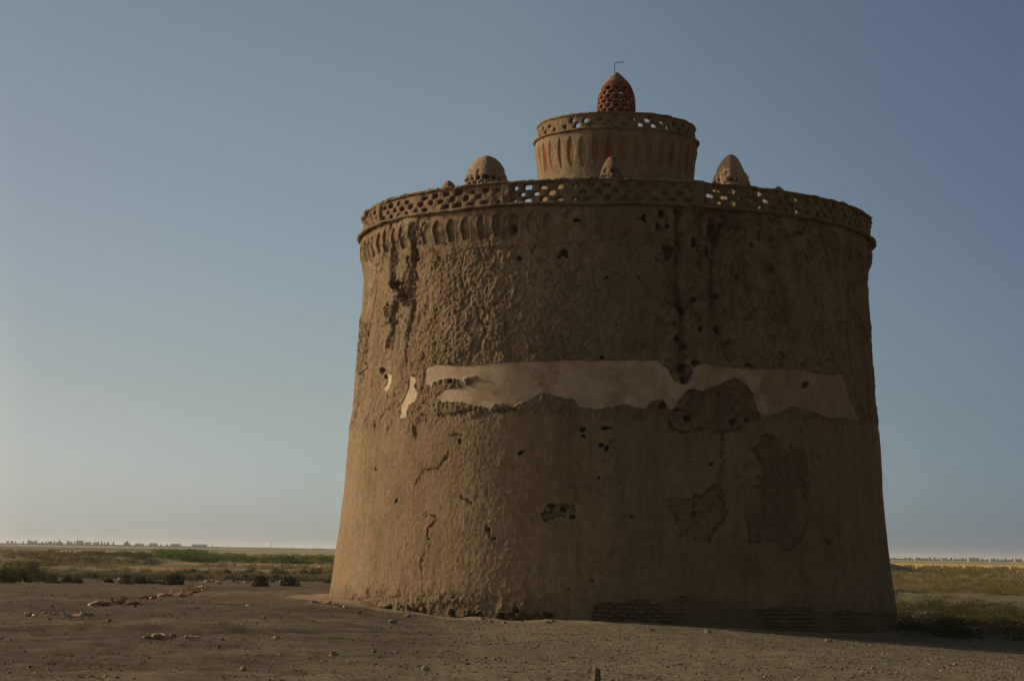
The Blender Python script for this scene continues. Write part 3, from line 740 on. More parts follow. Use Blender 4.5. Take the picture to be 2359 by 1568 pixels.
def ground_mat():
    m, nt, b = new_mat('dry_earth'); p = pos(nt)
    sep = N(nt, 'ShaderNodeSeparateXYZ'); nt.links.new(p, sep.inputs[0]); x, y = sep.outputs[0], sep.outputs[1]
    n_big = noise(nt, 0.16, 5, 0.6, p, 0.8); n_mid = noise(nt, 1.1, 5, 0.65, p); n_f = noise(nt, 9, 4, 0.7, p)
    earth = ramp(nt, n_big, [(0.34, (0.080, 0.050, 0.026)), (0.48, (0.130, 0.090, 0.048)), (0.56, (0.175, 0.126, 0.07)), (0.70, (0.27, 0.200, 0.116))])
    red = ramp(nt, n_mid, [(0.40, (0, 0, 0)), (0.62, (1, 1, 1))])
    leftw = N(nt, 'ShaderNodeMapRange', interpolation_type='SMOOTHSTEP'); nt.links.new(math_(nt, 'ADD', x, math_(nt, 'MULTIPLY', n_big, 6.0)), leftw.inputs[0])
    leftw.inputs[1].default_value = 3.5; leftw.inputs[2].default_value = -2.5
    earth = mix(nt, math_(nt, 'MULTIPLY', math_(nt, 'MULTIPLY', red, leftw.outputs[0]), 0.6), earth, (0.135, 0.058, 0.028))
    mt_ = N(nt, 'ShaderNodeMapping'); nt.links.new(p, mt_.inputs[0]); mt_.inputs['Scale'].default_value = (0.35, 1.6, 1.0); mt_.inputs['Rotation'].default_value = (0, 0, -0.35)
    earth = mix(nt, 0.8, earth, ramp(nt, noise(nt, 1.0, 6, 0.72, mt_.outputs[0], 0.6), [(0.36, (0.58, 0.55, 0.52)), (0.5, (1, 1, 1)), (0.64, (1.35, 1.33, 1.3))]), 'MULTIPLY')
    gravel = ramp(nt, n_f, [(0.3, (0.170, 0.134, 0.078)), (0.7, (0.34, 0.27, 0.165))])
    gw = math_(nt, 'SUBTRACT', 1.0, math_(nt, 'MULTIPLY', leftw.outputs[0], 0.75))
    near = mix(nt, math_(nt, 'MULTIPLY', gw, 0.8), earth, gravel)
    near = mix(nt, 0.7, near, ramp(nt, noise(nt, 26, 4, 0.8, p), [(0.36, (0.55, 0.53, 0.50)), (0.5, (1, 1, 1)), (0.66, (1.6, 1.58, 1.55))]), 'MULTIPLY')
    dv = N(nt, 'ShaderNodeVectorMath', operation='DISTANCE'); cz = N(nt, 'ShaderNodeCombineXYZ'); nt.links.new(x, cz.inputs[0]); nt.links.new(y, cz.inputs[1])
    nt.links.new(cz.outputs[0], dv.inputs[0]); dv.inputs[1].default_value = (CX, CY, 0)
    ap = N(nt, 'ShaderNodeMapRange', interpolation_type='SMOOTHSTEP'); nt.links.new(math_(nt, 'ADD', dv.outputs['Value'], math_(nt, 'MULTIPLY', n_mid, 2.2)), ap.inputs[0])
    ap.inputs[1].default_value = 10.6; ap.inputs[2].default_value = 9.6
    near = mix(nt, math_(nt, 'MULTIPLY', ap.outputs[0], 0.85), near, (0.40, 0.30, 0.185))
    # fields beyond: bands of stubble, scrub and bare earth that run across
    mp = N(nt, 'ShaderNodeMapping'); nt.links.new(p, mp.inputs[0]); mp.inputs['Scale'].default_value = (0.012, 0.05, 1.0)
    fn = noise(nt, 1.0, 6, 0.62, mp.outputs[0], 0.5)
    field = ramp(nt, fn, [(0.32, (0.24, 0.21, 0.10)), (0.44, (0.36, 0.30, 0.15)), (0.56, (0.42, 0.34, 0.17)), (0.66, (0.48, 0.34, 0.16))])
    field = mix(nt, 0.6, field, ramp(nt, noise(nt, 0.5, 5, 0.8, p), [(0.35, (0.6, 0.62, 0.6)), (0.65, (1.3, 1.25, 1.15))]), 'MULTIPLY')
    fw = N(nt, 'ShaderNodeMapRange', interpolation_type='SMOOTHSTEP'); nt.links.new(math_(nt, 'ADD', y, math_(nt, 'MULTIPLY', n_big, 14.0)), fw.inputs[0])
    fw.inputs[1].default_value = 96; fw.inputs[2].default_value = 108
    c = mix(nt, fw.outputs[0], near, field)
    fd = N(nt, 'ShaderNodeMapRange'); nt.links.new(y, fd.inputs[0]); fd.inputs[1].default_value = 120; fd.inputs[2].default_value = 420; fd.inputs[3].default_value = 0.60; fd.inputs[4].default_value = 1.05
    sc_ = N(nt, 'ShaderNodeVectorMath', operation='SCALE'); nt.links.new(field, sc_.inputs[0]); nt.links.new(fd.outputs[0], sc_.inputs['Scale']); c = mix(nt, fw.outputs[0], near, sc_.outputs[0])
    # straw strips
    def strip(y0, y1, x0, x1, col, c):
        def win(v, a, b_, s_):
            q = N(nt, 'ShaderNodeMapRange', interpolation_type='SMOOTHSTEP'); nt.links.new(v, q.inputs[0]); q.inputs[1].default_value = a - s_; q.inputs[2].default_value = a + s_
            w = N(nt, 'ShaderNodeMapRange', interpolation_type='SMOOTHSTEP'); nt.links.new(v, w.inputs[0]); w.inputs[1].default_value = b_ + s_; w.inputs[2].default_value = b_ - s_
            return math_(nt, 'MULTIPLY', q.outputs[0], w.outputs[0])
        return mix(nt, math_(nt, 'MULTIPLY', math_(nt, 'MULTIPLY', win(y, y0, y1, (y1 - y0) * 0.15 + 1), win(x, x0, x1, abs(x1 - x0) * 0.08)), 0.9), c, col)
    c = strip(186, 198, -36, -5, (0.66, 0.32, 0.085), c)
    c = strip(146, 156, -28, -14, (0.55, 0.27, 0.08), c)
    c = strip(330, 740, 40, 300, (0.85, 0.54, 0.17), c)
    c = strip(116, 150, 15, 70, (0.34, 0.23, 0.11), c)
    c = strip(236, 262, 34, 56, (0.05, 0.048, 0.028), c)
    c = strip(520, 1100, -400, -110, (0.17, 0.15, 0.085), c)
    nt.links.new(c, b.inputs['Base Color'])
    bh = math_(nt, 'ADD', math_(nt, 'MULTIPLY', noise(nt, 4, 4, 0.7, p), 1.2), noise(nt, 24, 3, 0.8, p))
    bump(nt, b, bh, 0.9, 0.035)
    return m
GROUND = ground_mat()

def build_ground():
    # a fan of quads round the camera's foot, finer ahead, out to the horizon
    fov = np.radians(np.arange(-17.5, 17.5, 0.05)); rest = np.radians(np.arange(17.5, 342.5, 2.5))
    th = np.concatenate([fov, rest]); th = math.pi / 2 - th
    rad = [1.0]
    while rad[-1] < 14000:
        r_ = rad[-1]; rad.append(r_ * (1.006 if 22 < r_ < 75 else (1.012 if r_ < 320 else 1.05)))
    rad = np.array(rad)
    T, R_ = np.meshgrid(th, rad); x = (R_ * np.cos(T)).ravel(); y = (R_ * np.sin(T)).ravel()
    z = terrain(x, y)
    w = sst(20, 28, y) * sst(130, 90, y)
    z = z + w * (0.012 * fbm(x, y, 0.0, 2.6, 4, 411) + 0.036 * sst(3, -4, x) * fbm(x, y, 0.0, 0.9, 5, 415))
    # lumps of fallen earth round the foot of the tower
    dr = np.hypot(x - CX, y - CY) - 8.2
    z = z + 0.09 * np.exp(-np.clip(dr, 0, None) / 0.5) * (0.6 + 0.8 * fbm(x, y, 0.0, 1.2, 3, 421)) * sst(6, 1, x)
    z = z + sst(95, 105, y) * sst(330, 200, y) * (0.14 * fbm(x, y, 0.0, 0.25, 4, 431))
    V = np.stack([x, y, z], -1)
    nc, nr = len(th), len(rad)
    Fa = grid_faces(nc, nr)[:, ::-1]
    V = np.concatenate([V, [[0, 0, float(terrain(0.0, 0.0))]]])
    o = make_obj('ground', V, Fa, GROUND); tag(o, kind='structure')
build_ground()

# ------------------------------------------------------------------ gravel
def rock_verts(n_sub=1, seed=0, squash=0.6):
    v = np.array([(1, 0, 0), (-1, 0, 0), (0, 1, 0), (0, -1, 0), (0, 0, 1), (0, 0, -1)], float)
    f = [(0, 2, 4), (2, 1, 4), (1, 3, 4), (3, 0, 4), (2, 0, 5), (1, 2, 5), (3, 1, 5), (0, 3, 5)]
    for _ in range(n_sub):
        v = list(map(tuple, v)); cache = {}; nf = []
        def midp(a, b):
            k = (min(a, b), max(a, b))
            if k not in cache:
                p = (np.array(v[a]) + np.array(v[b])) / 2; p = p / np.linalg.norm(p); cache[k] = len(v); v.append(tuple(p))
            return cache[k]
        for a, b, c in f:
            ab, bc, ca = midp(a, b), midp(b, c), midp(c, a); nf += [(a, ab, ca), (ab, b, bc), (ca, bc, c), (ab, bc, ca)]
        f = nf; v = np.array(v)
    n = fbm(v[:, 0], v[:, 1], v[:, 2], 1.3, 3, seed); v = v * (1 + 0.35 * n)[:, None]; v[:, 2] *= squash
    return v, np.array(f)

def build_gravel():
    v, f = rock_verts(0, 5, 0.75); n = 42000
    # uniform over the ground seen, nearer stones denser
    y = 23 + (rng.random(n) ** 1.3) * 27; x = (rng.random(n) * 2 - 1) * (y * 0.27 + 1)
    keep = (rng.random(n) < sst(-5.5, 1.5, x + 2.5 * vnoise(x * 0.4, y * 0.4, 0.0, 6)) * 0.85 + 0.15)
    x, y = x[keep], y[keep]; n = len(x)
    s = 0.008 + 0.020 * rng.random(n) ** 4 + 0.035 * (rng.random(n) > 0.998) * rng.random(n)
    z = terrain(x, y) + s * 0.25
    a = rng.random(n) * 6.28
    V = v[None] * s[:, None, None] * (0.7 + 0.6 * rng.random((n, 1, 3)))
    c, sn = np.cos(a)[:, None], np.sin(a)[:, None]
    X = V[:, :, 0] * c - V[:, :, 1] * sn; Y = V[:, :, 0] * sn + V[:, :, 1] * c
    V = np.stack([X + x[:, None], Y + y[:, None], V[:, :, 2] + z[:, None]], -1).reshape(-1, 3)
    Fa = (f[None] + (np.arange(n) * len(v))[:, None, None]).reshape(-1, 3)
    m, nt, b = new_mat('gravel_stone'); p = pos(nt)
    c_ = ramp(nt, noise(nt, 14, 1, 0.5, p), [(0.3, (0.12, 0.10, 0.075)), (0.56, (0.26, 0.215, 0.15)), (0.70, (0.54, 0.48, 0.38))])
    nt.links.new(c_, b.inputs['Base Color'])
    tag(make_obj('gravel', V, Fa, m, smooth=False), 'loose gravel scattered over the earth in front of the tower', 'gravel', kind='stuff')
build_gravel()

def build_crumbs():
    v, f = rock_verts(0, 9, 0.7); n = 5200; r_ = np.random.default_rng(91)
    y = 25 + r_.random(n) ** 1.1 * 60; x = 1.5 - r_.random(n) * (y * 0.27 + 2)
    keep = fbm(x, y, 0.0, 0.28, 4, 93) > 0.02 + 0.25 * r_.random(n); x, y = x[keep], y[keep]; n = len(x)
    s = 0.010 + 0.030 * r_.random(n) ** 3 + 0.03 * (r_.random(n) > 0.985)
    V = v[None] * s[:, None, None] * (0.6 + 0.8 * r_.random((n, 1, 3))); a = r_.random(n)[:, None] * 6.28
    X = V[:, :, 0] * np.cos(a) - V[:, :, 1] * np.sin(a); Y = V[:, :, 0] * np.sin(a) + V[:, :, 1] * np.cos(a)
    V = np.stack([X + x[:, None], Y + y[:, None], V[:, :, 2] + (terrain(x, y) + s * 0.3)[:, None]], -1).reshape(-1, 3)
    Fa = (f[None] + (np.arange(n) * len(v))[:, None, None]).reshape(-1, 3)
    m, nt, b = new_mat('brick_crumb'); p = pos(nt)
    nt.links.new(ramp(nt, noise(nt, 5, 1, 0.5, p), [(0.32, (0.10, 0.06, 0.04)), (0.5, (0.26, 0.13, 0.075)), (0.68, (0.46, 0.32, 0.21))]), b.inputs['Base Color'])
    tag(make_obj('brick_crumbs', V, Fa, m, smooth=False), 'crumbs of brick and clay strewn over the bare earth left of the tower', 'rubble', kind='stuff')
build_crumbs()

# ------------------------------------------------------------------ bricks and stones lying about
ORD = ['leftmost', 'second', 'third', 'fourth', 'fifth', 'sixth', 'seventh', 'eighth', 'ninth', 'tenth', 'eleventh', 'twelfth', 'thirteenth', 'fourteenth', 'fifteenth', 'sixteenth',
       'seventeenth', 'eighteenth', 'nineteenth', 'twentieth', 'twenty-first', 'twenty-second', 'twenty-third', 'twenty-fourth', 'twenty-fifth', 'twenty-sixth']
def brick_mesh(seed, dims):
    """a broken brick: worn edges, one end snapped off"""
    L, Wd, Hh = dims; nx, ny, nz = 9, 6, 4
    idx = {}; V = []; Fq = []
    def vid(i, j, k):
        if (i, j, k) not in idx:
            idx[(i, j, k)] = len(V); V.append((i / nx - 0.5, j / ny - 0.5, k / nz - 0.5))
        return idx[(i, j, k)]
    for i in range(nx):
        for j in range(ny):
            Fq.append([vid(i, j, 0), vid(i, j + 1, 0), vid(i + 1, j + 1, 0), vid(i + 1, j, 0)]); Fq.append([vid(i, j, nz), vid(i + 1, j, nz), vid(i + 1, j + 1, nz), vid(i, j + 1, nz)])
    for i in range(nx):
        for k in range(nz):
            Fq.append([vid(i, 0, k), vid(i + 1, 0, k), vid(i + 1, 0, k + 1), vid(i, 0, k + 1)]); Fq.append([vid(i, ny, k), vid(i, ny, k + 1), vid(i + 1, ny, k + 1), vid(i + 1, ny, k)])
    for j in range(ny):
        for k in range(nz):
            Fq.append([vid(0, j, k), vid(0, j, k + 1), vid(0, j + 1, k + 1), vid(0, j + 1, k)]); Fq.append([vid(nx, j, k), vid(nx, j + 1, k), vid(nx, j + 1, k + 1), vid(nx, j, k + 1)])
    V = np.array(V); e = np.abs(V) > 0.49; ne = e.sum(1)
    V = V * np.array([L, Wd, Hh])
    V = np.where((ne >= 2)[:, None], V * (1 - 0.05 * ne[:, None] * np.array([0.5, 0.7, 1.5])), V)
    n = np.stack([fbm(V[:, 0], V[:, 1], V[:, 2], 14, 3, seed + q) for q in range(3)], -1); V = V + 0.010 * n
    br = V[:, 0] > L * 0.30
    V[br, 0] -= 0.06 * L / 0.25 * (0.5 + fbm(V[br, 1], V[br, 2], 0.0, 20, 2, seed + 9))
    return V, np.array(Fq)
def mesh_only(name, V, Fa, mat, smooth=False):
    o = make_obj(name, V, Fa, mat, smooth=smooth); me = o.data; bpy.data.objects.remove(o); return me
B_MESH = [mesh_only('brick', *brick_mesh(500 + i * 20, d), RUBBLE) for i, d in enumerate([(0.25, 0.22, 0.055), (0.20, 0.13, 0.06), (0.24, 0.12, 0.07), (0.14, 0.12, 0.06)])]
R_MESH = []
for i in range(5):
    v, f = rock_verts(2, 600 + i, 0.62); R_MESH.append(mesh_only('stone', v, f, STONE))
CLAY = []
for i in range(3):
    v, f = rock_verts(2, 640 + i, 0.6); CLAY.append(mesh_only('clod', v, f, brick_mat('fallen_clay', (0.22, 0.145, 0.085), (0.34, 0.24, 0.15)) if i == 0 else CLAY[0].materials[0]))

def place(mesh, name, x, y, scale, rot, label, cat, group, sink=0.0, lift=0.0):
    p = hit(x, y); o = bpy.data.objects.new(name, mesh); COL.objects.link(o)
    o.location = (p[0], p[1], p[2] + lift - sink); o.scale = (scale,) * 3 if not isinstance(scale, tuple) else scale; o.rotation_euler = rot
    return tag(o, label, cat, group)

def rubble(spots, group, where, kinds=('brick',), seed=0):
    rs = random.Random(seed); spots = sorted(spots, key=lambda q: q[0])
    cnt = {}
    for q in spots: cnt[q[3]] = cnt.get(q[3], 0) + 1
    seen = {}
    for x, y, sz, kind, col in spots:
        k = seen.get(kind, 0); seen[kind] = k + 1
        pos_w = 'only' if cnt[kind] == 1 else ('rightmost' if k == cnt[kind] - 1 else ORD[k] + ('' if k == 0 else ' from left'))
        if kind == 'brick':
            up = col == 'upright'; m = rs.choice(B_MESH); tilt = math.radians(90 + rs.uniform(-12, 12)) if up else rs.uniform(-0.45, 0.45)
            rot = (rs.uniform(-0.35, 0.35), tilt, rs.uniform(0, 3.14))
            lbl = ('upright pale brick, %s brick %s' if up else 'broken brick, %s brick %s') % (pos_w, where)
            place(m, 'broken_brick', x, y, sz, rot, lbl, 'brick', group, lift=(0.07 if up else 0.025) * sz)
        else:
            m = rs.choice(R_MESH); place(m, 'loose_stone', x, y, sz * 0.1, (rs.uniform(-.4, .4), rs.uniform(-.4, .4), rs.uniform(0, 6)), 'dusty stone, %s stone %s' % (pos_w, where), 'stone', group, lift=0.02 * sz)

def line_spots(x0, y0, x1, y1, n, jx, jy, seed, kind='brick', smin=0.8, smax=1.3):
    rs = random.Random(seed); out = []
    for i in range(n):
        t = (i + 0.5) / n; out.append((x0 + (x1 - x0) * t + rs.uniform(-jx, jx), y0 + (y1 - y0) * t + rs.uniform(-jy, jy), rs.uniform(smin, smax), kind, ''))
    return out
A = line_spots(216, 1390, 325, 1391, 11, 6, 3, 1) + [(282, 1388, 1.0, 'brick', 'upright'), (258, 1388, 0.8, 'brick', 'upright')]
rubble(A, 'broken bricks in the near heap', 'in the small near heap left of the tower', seed=2)
B = line_spots(325, 1376, 415, 1368, 10, 6, 4, 3) + line_spots(400, 1372, 470, 1358, 12, 7, 6, 4) + [(438, 1358, 1.1, 'brick', 'upright')]
rubble(B, 'broken bricks in the long far heap', 'in the long heap below the scrub', seed=5)
C = line_spots(50, 1418, 210, 1420, 12, 12, 5, 6, 'stone', 0.25, 1.0) + line_spots(60, 1418, 195, 1420, 6, 12, 5, 7, 'brick', 0.5, 1.0)
rubble(C, 'stones on the low ridge', 'on the low ridge at the far left', seed=8)
D = line_spots(318, 1474, 350, 1470, 4, 4, 2, 9, 'stone', 0.4, 0.8) + line_spots(372, 1468, 402, 1466, 3, 4, 2, 10, 'brick', 0.7, 1.0) + line_spots(426, 1469, 456, 1470, 2, 2, 1, 11, 'brick', 0.7, 0.9) + [(362, 1471, 1.1, 'stone', '')]
rubble(D, 'bricks by the wheel rut', 'beside the rut in the lower left', seed=12)
Ee = [(722, 1389, 1.1, 'stone', ''), (752, 1391, 1.2, 'brick', ''), (776, 1399, 1.2, 'brick', ''), (741, 1392, 0.7, 'brick', ''), (800, 1402, 0.9, 'brick', '')]
rubble(Ee, 'bricks at the foot of the tower', 'at the left foot of the tower', seed=13)
G = [(905, 1434, 1.0, 'stone', ''), (637, 1472, 0.8, 'stone', ''), (768, 1510, 0.8, 'stone', ''), (1130, 1432, 0.7, 'stone', ''), (1500, 1452, .7, 'stone', ''), (1630, 1456, 0.8, 'stone', ''), (1908, 1477, 0.8, 'stone', ''), (608, 1362 + 60, 0.5, 'stone', ''),
     (860, 1500, .45, 'stone', ''), (980, 1541, .6, 'stone', ''), (1745, 1448, .6, 'stone', ''), (570, 1395, .6, 'brick', ''), (700, 1500, .4, 'stone', ''), (560, 1540, .5, 'stone', ''), (2010, 1540, .4, 'stone', ''), (2200, 1530, .4, 'stone', ''),
     (1560, 1530, .35, 'stone', ''), (1190, 1470, .3, 'stone', '')]
rubble(G, 'single stones on the open ground', 'lying alone on the open ground', seed=14)
Hh = line_spots(440, 1338, 540, 1342, 8, 8, 5, 15, 'stone', 0.6, 1.5) + line_spots(540, 1343, 700, 1343, 9, 12, 4, 16, 'stone', 0.5, 1.4) + line_spots(145, 1336, 320, 1338, 6, 14, 4, 17, 'stone', .5, 1.3)
rubble(Hh, 'stones along the scrub line', 'among the grey scrub behind the heaps', seed=18)
# clods fallen from the wall
rs = random.Random(33)
spots = sorted([(rs.uniform(800, 1290)) for _ in range(22)])
for i, x in enumerate(spots):
    yb = np.interp(x, [757, 800, 900, 1180, 1300], [1386, 1402, 1416, 1431, 1433]); s = rs.uniform(0.03, 0.12)
    place(CLAY[i % 3], 'clay_clod', x, yb + rs.uniform(-2, 5), s, (rs.uniform(-.5, .5), rs.uniform(-.5, .5), rs.uniform(0, 6)),
          '%s fallen clay clod %salong the lit foot of the wall' % (ORD[i], '' if i == 0 else 'from the left '), 'clod', 'clay clods at the foot of the wall')

# ------------------------------------------------------------------ plants
def leaves(n, w, d, h, leaf, seed, lump=0.35, thin=0.35, low=0.0):
    """small leaf-sized faces filling an uneven mound"""
    r_ = np.random.default_rng(seed); P = []
    while len(P) < n:
        q = r_.random((n * 2, 3)) * 2 - 1; q[:, 2] = (q[:, 2] + 1) / 2
        rad = np.sqrt(q[:, 0] ** 2 + q[:, 1] ** 2 + q[:, 2] ** 2)
        lim = 0.80 + lump * fbm(q[:, 0] + seed, q[:, 1], q[:, 2], 2.4, 3, seed)
        dens = fbm(q[:, 0] * 1.0, q[:, 1], q[:, 2] + seed, 4.5, 2, seed + 3)
        ok = (rad < lim) & (dens > -thin) & (rad > 0.25)
        P += list(q[ok])
    P = np.array(P[:n]) * np.array([w / 2, d / 2, h])
    u = r_.normal(size=(n, 3)); u /= np.linalg.norm(u, axis=1)[:, None]; u[:, 2] = np.abs(u[:, 2]) * 0.8 + 0.2
    v = np.cross(u, r_.normal(size=(n, 3))); v /= np.linalg.norm(v, axis=1)[:, None] + 1e-9
    L = leaf * (0.6 + 0.8 * r_.random(n))[:, None]; Wd = L * 0.38
    V = np.stack([P - u * L * 0.5, P + v * Wd * 0.5, P + u * L * 0.5, P - v * Wd * 0.5], 1).reshape(-1, 3)
    return V, np.arange(n * 4).reshape(n, 4)
GREY_LEAF = leaf_mat('dry_grey_scrub', (0.075, 0.070, 0.042), (0.20, 0.175, 0.115), 4)
DARK_LEAF = leaf_mat('dark_scrub', (0.034, 0.036, 0.024), (0.085, 0.082, 0.052), 4)
OLIVE_LEAF = leaf_mat('olive_scrub', (0.06, 0.066, 0.02), (0.15, 0.14, 0.05), 2)
GREEN_LEAF = leaf_mat('green_crop', (0.075, 0.115, 0.024), (0.19, 0.22, 0.06), 0.3)
WEED_LEAF = leaf_mat('green_weeds', (0.040, 0.046, 0.014), (0.125, 0.105, 0.036), 2.2)
TWIG = plain('twig', (0.09, 0.07, 0.05))
S_MESH = {}
for nm, mt, w, d, h, n in (('grey', GREY_LEAF, 1.0, 0.9, 0.50, 1700), ('dark', DARK_LEAF, 1.2, 1.0, 0.55, 2200), ('olive', OLIVE_LEAF, 1.1, 1.0, 0.6, 1900)):
    S_MESH[nm] = [mesh_only('scrub', *leaves(n, w, d, h, 0.06, 700 + k + len(nm) * 10), mt) for k in range(3)]
def stem_mesh(seed):
    rs_ = random.Random(seed); V = []; Fq = []
    for k in range(7):
        a = rs_.uniform(0, 6.28); L = rs_.uniform(0.25, 0.42); l = rs_.uniform(0.2, 0.6); b0 = len(V)
        for q in range(3): V.append((0.012 * math.cos(q * 2.1), 0.012 * math.sin(q * 2.1), -0.05))
        for q in range(3): V.append((L * l * math.cos(a) + 0.004 * math.cos(q * 2.1), L * l * math.sin(a) + 0.004 * math.sin(q * 2.1), L))
        for q in range(3): Fq.append((b0 + q, b0 + (q + 1) % 3, b0 + 3 + (q + 1) % 3, b0 + 3 + q))
    return np.array(V), np.array(Fq)
STEMS = [mesh_only('stem', *stem_mesh(k), TWIG) for k in range(2)]
def shrub(x, y, wpx, kind, label, group, hs=1.0, seed=0):
    p = hit(x, y); w = wpx * p[1] / F; s = w / {'grey': 1.0, 'dark': 1.2, 'olive': 1.1}[kind]
    root = bpy.data.objects.new('shrub', None); COL.objects.link(root); root.location = p - np.array([0, 0, 0.03]); root.rotation_euler = (0, 0, seed * 1.7)
    root.scale = (s, s, s * hs); tag(root, label, 'shrub', group)
    a = bpy.data.objects.new('foliage', S_MESH[kind][seed % 3]); COL.objects.link(a); a.parent = root
    b_ = bpy.data.objects.new('stem', STEMS[seed % 2]); COL.objects.link(b_); b_.parent = root
spots = []
rs = random.Random(5)
for x, y, w in ((668, 1349, 64), (601, 1349, 66), (398, 1345, 70), (330, 1342, 46), (290, 1338, 40), (250, 1340, 34)): spots.append((x, y, w, 'dark', 0.9))
for i in range(26):
    x = 150 + i * 24 + rs.uniform(-8, 8); spots.append((x, rs.uniform(1328, 1344), rs.uniform(22, 46), rs.choice(['grey', 'grey', 'olive']), rs.uniform(0.7, 1.1)))
for i in range(16):
    x = 380 + i * 25 + rs.uniform(-8, 8); spots.append((x, rs.uniform(1316, 1330), rs.uniform(20, 40), rs.choice(['grey', 'olive', 'grey']), rs.uniform(0.6, 0.9)))
for x, y, w in ((8, 1342, 70), (45, 1340, 80), (88, 1338, 60), (20, 1330, 60), (120, 1342, 44), (70, 1328, 66)): spots.append((x, y, w, 'olive', 1.1))
spots.sort(); cn = {}
for q in spots: cn[q[3]] = cn.get(q[3], 0) + 1
sn = {}
NUM = lambda k: ORD[k] if k < len(ORD) else {26: 'twenty-seventh', 27: 'twenty-eighth', 28: 'twenty-ninth', 29: 'thirtieth'}.get(k, 'later')
for i, (x, y, w, kind, hs) in enumerate(spots):
    k = sn.get(kind, 0); sn[kind] = k + 1
    adj = {'grey': 'dry grey', 'dark': 'dark rounded', 'olive': 'leafy olive-green'}[kind]
    shrub(x, y, w, kind, '%s shrub left of the tower, %s of its kind from the left' % (adj, NUM(k).replace('leftmost', 'first')), 'shrubs on the plain left of the tower', hs, i)

def stuff_leaves(name, boxes, mat, leaf, label, cat, seed):
    """many overlapping mounds of leaves as one mass: boxes = list of (x, y, w, d, h, n)"""
    VV = []; FF = []; off = 0
    for i, (x, y, w, d, h, n) in enumerate(boxes):
        V, Fq = leaves(n, w, d, h, leaf, seed + i, 0.5, 0.5)
        V = V + np.array([x, y, float(terrain(x, y)) - 0.05]); VV.append(V); FF.append(Fq + off); off += len(V)
    return tag(make_obj(name, np.concatenate(VV), np.concatenate(FF), mat, smooth=False), label, cat, kind='stuff')
r2 = np.random.default_rng(12)
bx = []
for i in range(46):                                     # reedy green crop behind the straw strip
    px = r2.uniform(375, 790) if i > 16 else r2.uniform(372, 480); p = hit(px, 1293 + r2.uniform(-5, 3)); p[1] = min(p[1], 290); d_ = ray(px, 1290)
    y = r2.uniform(216, 285); bx.append((d_[0] * y, y, 4.2, 4, (1.35 if px < 480 else 0.85) * r2.uniform(0.8, 1.15), 900))
stuff_leaves('crop', bx, GREEN_LEAF, 0.20, 'tall green crop growing behind the orange stubble strip', 'crop', 900)
bx = []
for i in range(34):
    px = 105 + 250 * r2.random(); d_ = ray(px, 1300); y = r2.uniform(165, 215); bx.append((d_[0] * y, y, 2.8, 3, r2.uniform(0.5, 0.85), 500))
for i in range(20):
    px = 0 + 120 * r2.random(); d_ = ray(px, 1300); y = r2.uniform(150, 260); bx.append((d_[0] * y, y, 2.2, 3, r2.uniform(0.3, 0.6), 300))
stuff_leaves('undergrowth', bx, leaf_mat('brown_brush', (0.075, 0.062, 0.030), (0.20, 0.155, 0.075), 0.8), 0.14, 'brown brushwood massed on the field left of the green crop', 'brush', 1000)
bx = []
for i in range(130):                                    # weed bed in and beyond the tower's shadow
    y = 53.5 + 30 * r2.random() ** 1.3; x0 = 10.6 if y < 62 else y * 0.185; x = x0 + (y * 0.30 - x0) * r2.random(); bx.append((x, y, 1.3, 1.3, r2.uniform(0.28, 0.62), 520))
for i in range(90):
    y = r2.uniform(84, 122); x0 = y * 0.185; bx.append((x0 + y * 0.115 * r2.random(), y, 1.4, 1.6, r2.uniform(0.12, 0.34), 260))
stuff_leaves('weeds', bx, WEED_LEAF, 0.055, 'bed of green weeds right of the tower at the edge of its shadow', 'weeds', 1200)
bx = []
for i in range(330):                                    # continuous low grey scrub between the shrubs
    px = r2.uniform(-20, 800); d_ = ray(px, 1330); y = r2.uniform(83, 128); bx.append((d_[0] * y, y, r2.uniform(0.7, 2.0), 1.2, r2.uniform(0.12, 0.36), 260))
stuff_leaves('brush', bx, leaf_mat('grey_brush', (0.055, 0.050, 0.028), (0.17, 0.145, 0.09), 1.6), 0.07, 'low grey brush running between the shrubs left of the tower', 'brush', 1500)
# tufts over the open fields
def build_tufts():
    n = 6500; r_ = np.random.default_rng(77)
    y = 97 + (r_.random(n) ** 1.8) * 330; x = (r_.random(n) * 2 - 1) * y * 0.27
    keep = (fbm(x, y, 0.0, 0.05, 3, 9) > -0.25) & ~((y > 180) & (y < 213) & (x < -5) & (x > -38)) & ~((y > 138) & (y < 158) & (x < -13) & (x > -29)); x, y = x[keep], y[keep]; n = len(x)
    z = terrain(x, y); k = 9; VV = []
    for q in range(k):
        a = r_.random(n) * 6.28; l = r_.uniform(0.1, 0.4, n); h = r_.uniform(0.10, 0.32, n) * (0.6 + y / 260); ox = r_.normal(0, 0.15, n); oy = r_.normal(0, 0.15, n); w = 0.02 + y * 0.00018
        b = np.stack([x + ox, y + oy, z], -1); t = b + np.stack([np.cos(a) * l * h * 2, np.sin(a) * l * h, h], -1); sd = np.stack([w, w * 0, w * 0], -1)
        VV.append(np.stack([b - sd, b + sd, t + sd * 0.2, t - sd * 0.2], 1))
    V = np.concatenate(VV).reshape(-1, 3)
    tag(make_obj('grass', V, np.arange(len(V)).reshape(-1, 4), leaf_mat('dry_grass', (0.18, 0.14, 0.062), (0.44, 0.33, 0.155), 0.15), smooth=False), 'dry grass tufts over the open fields', 'grass', kind='stuff')
build_tufts()

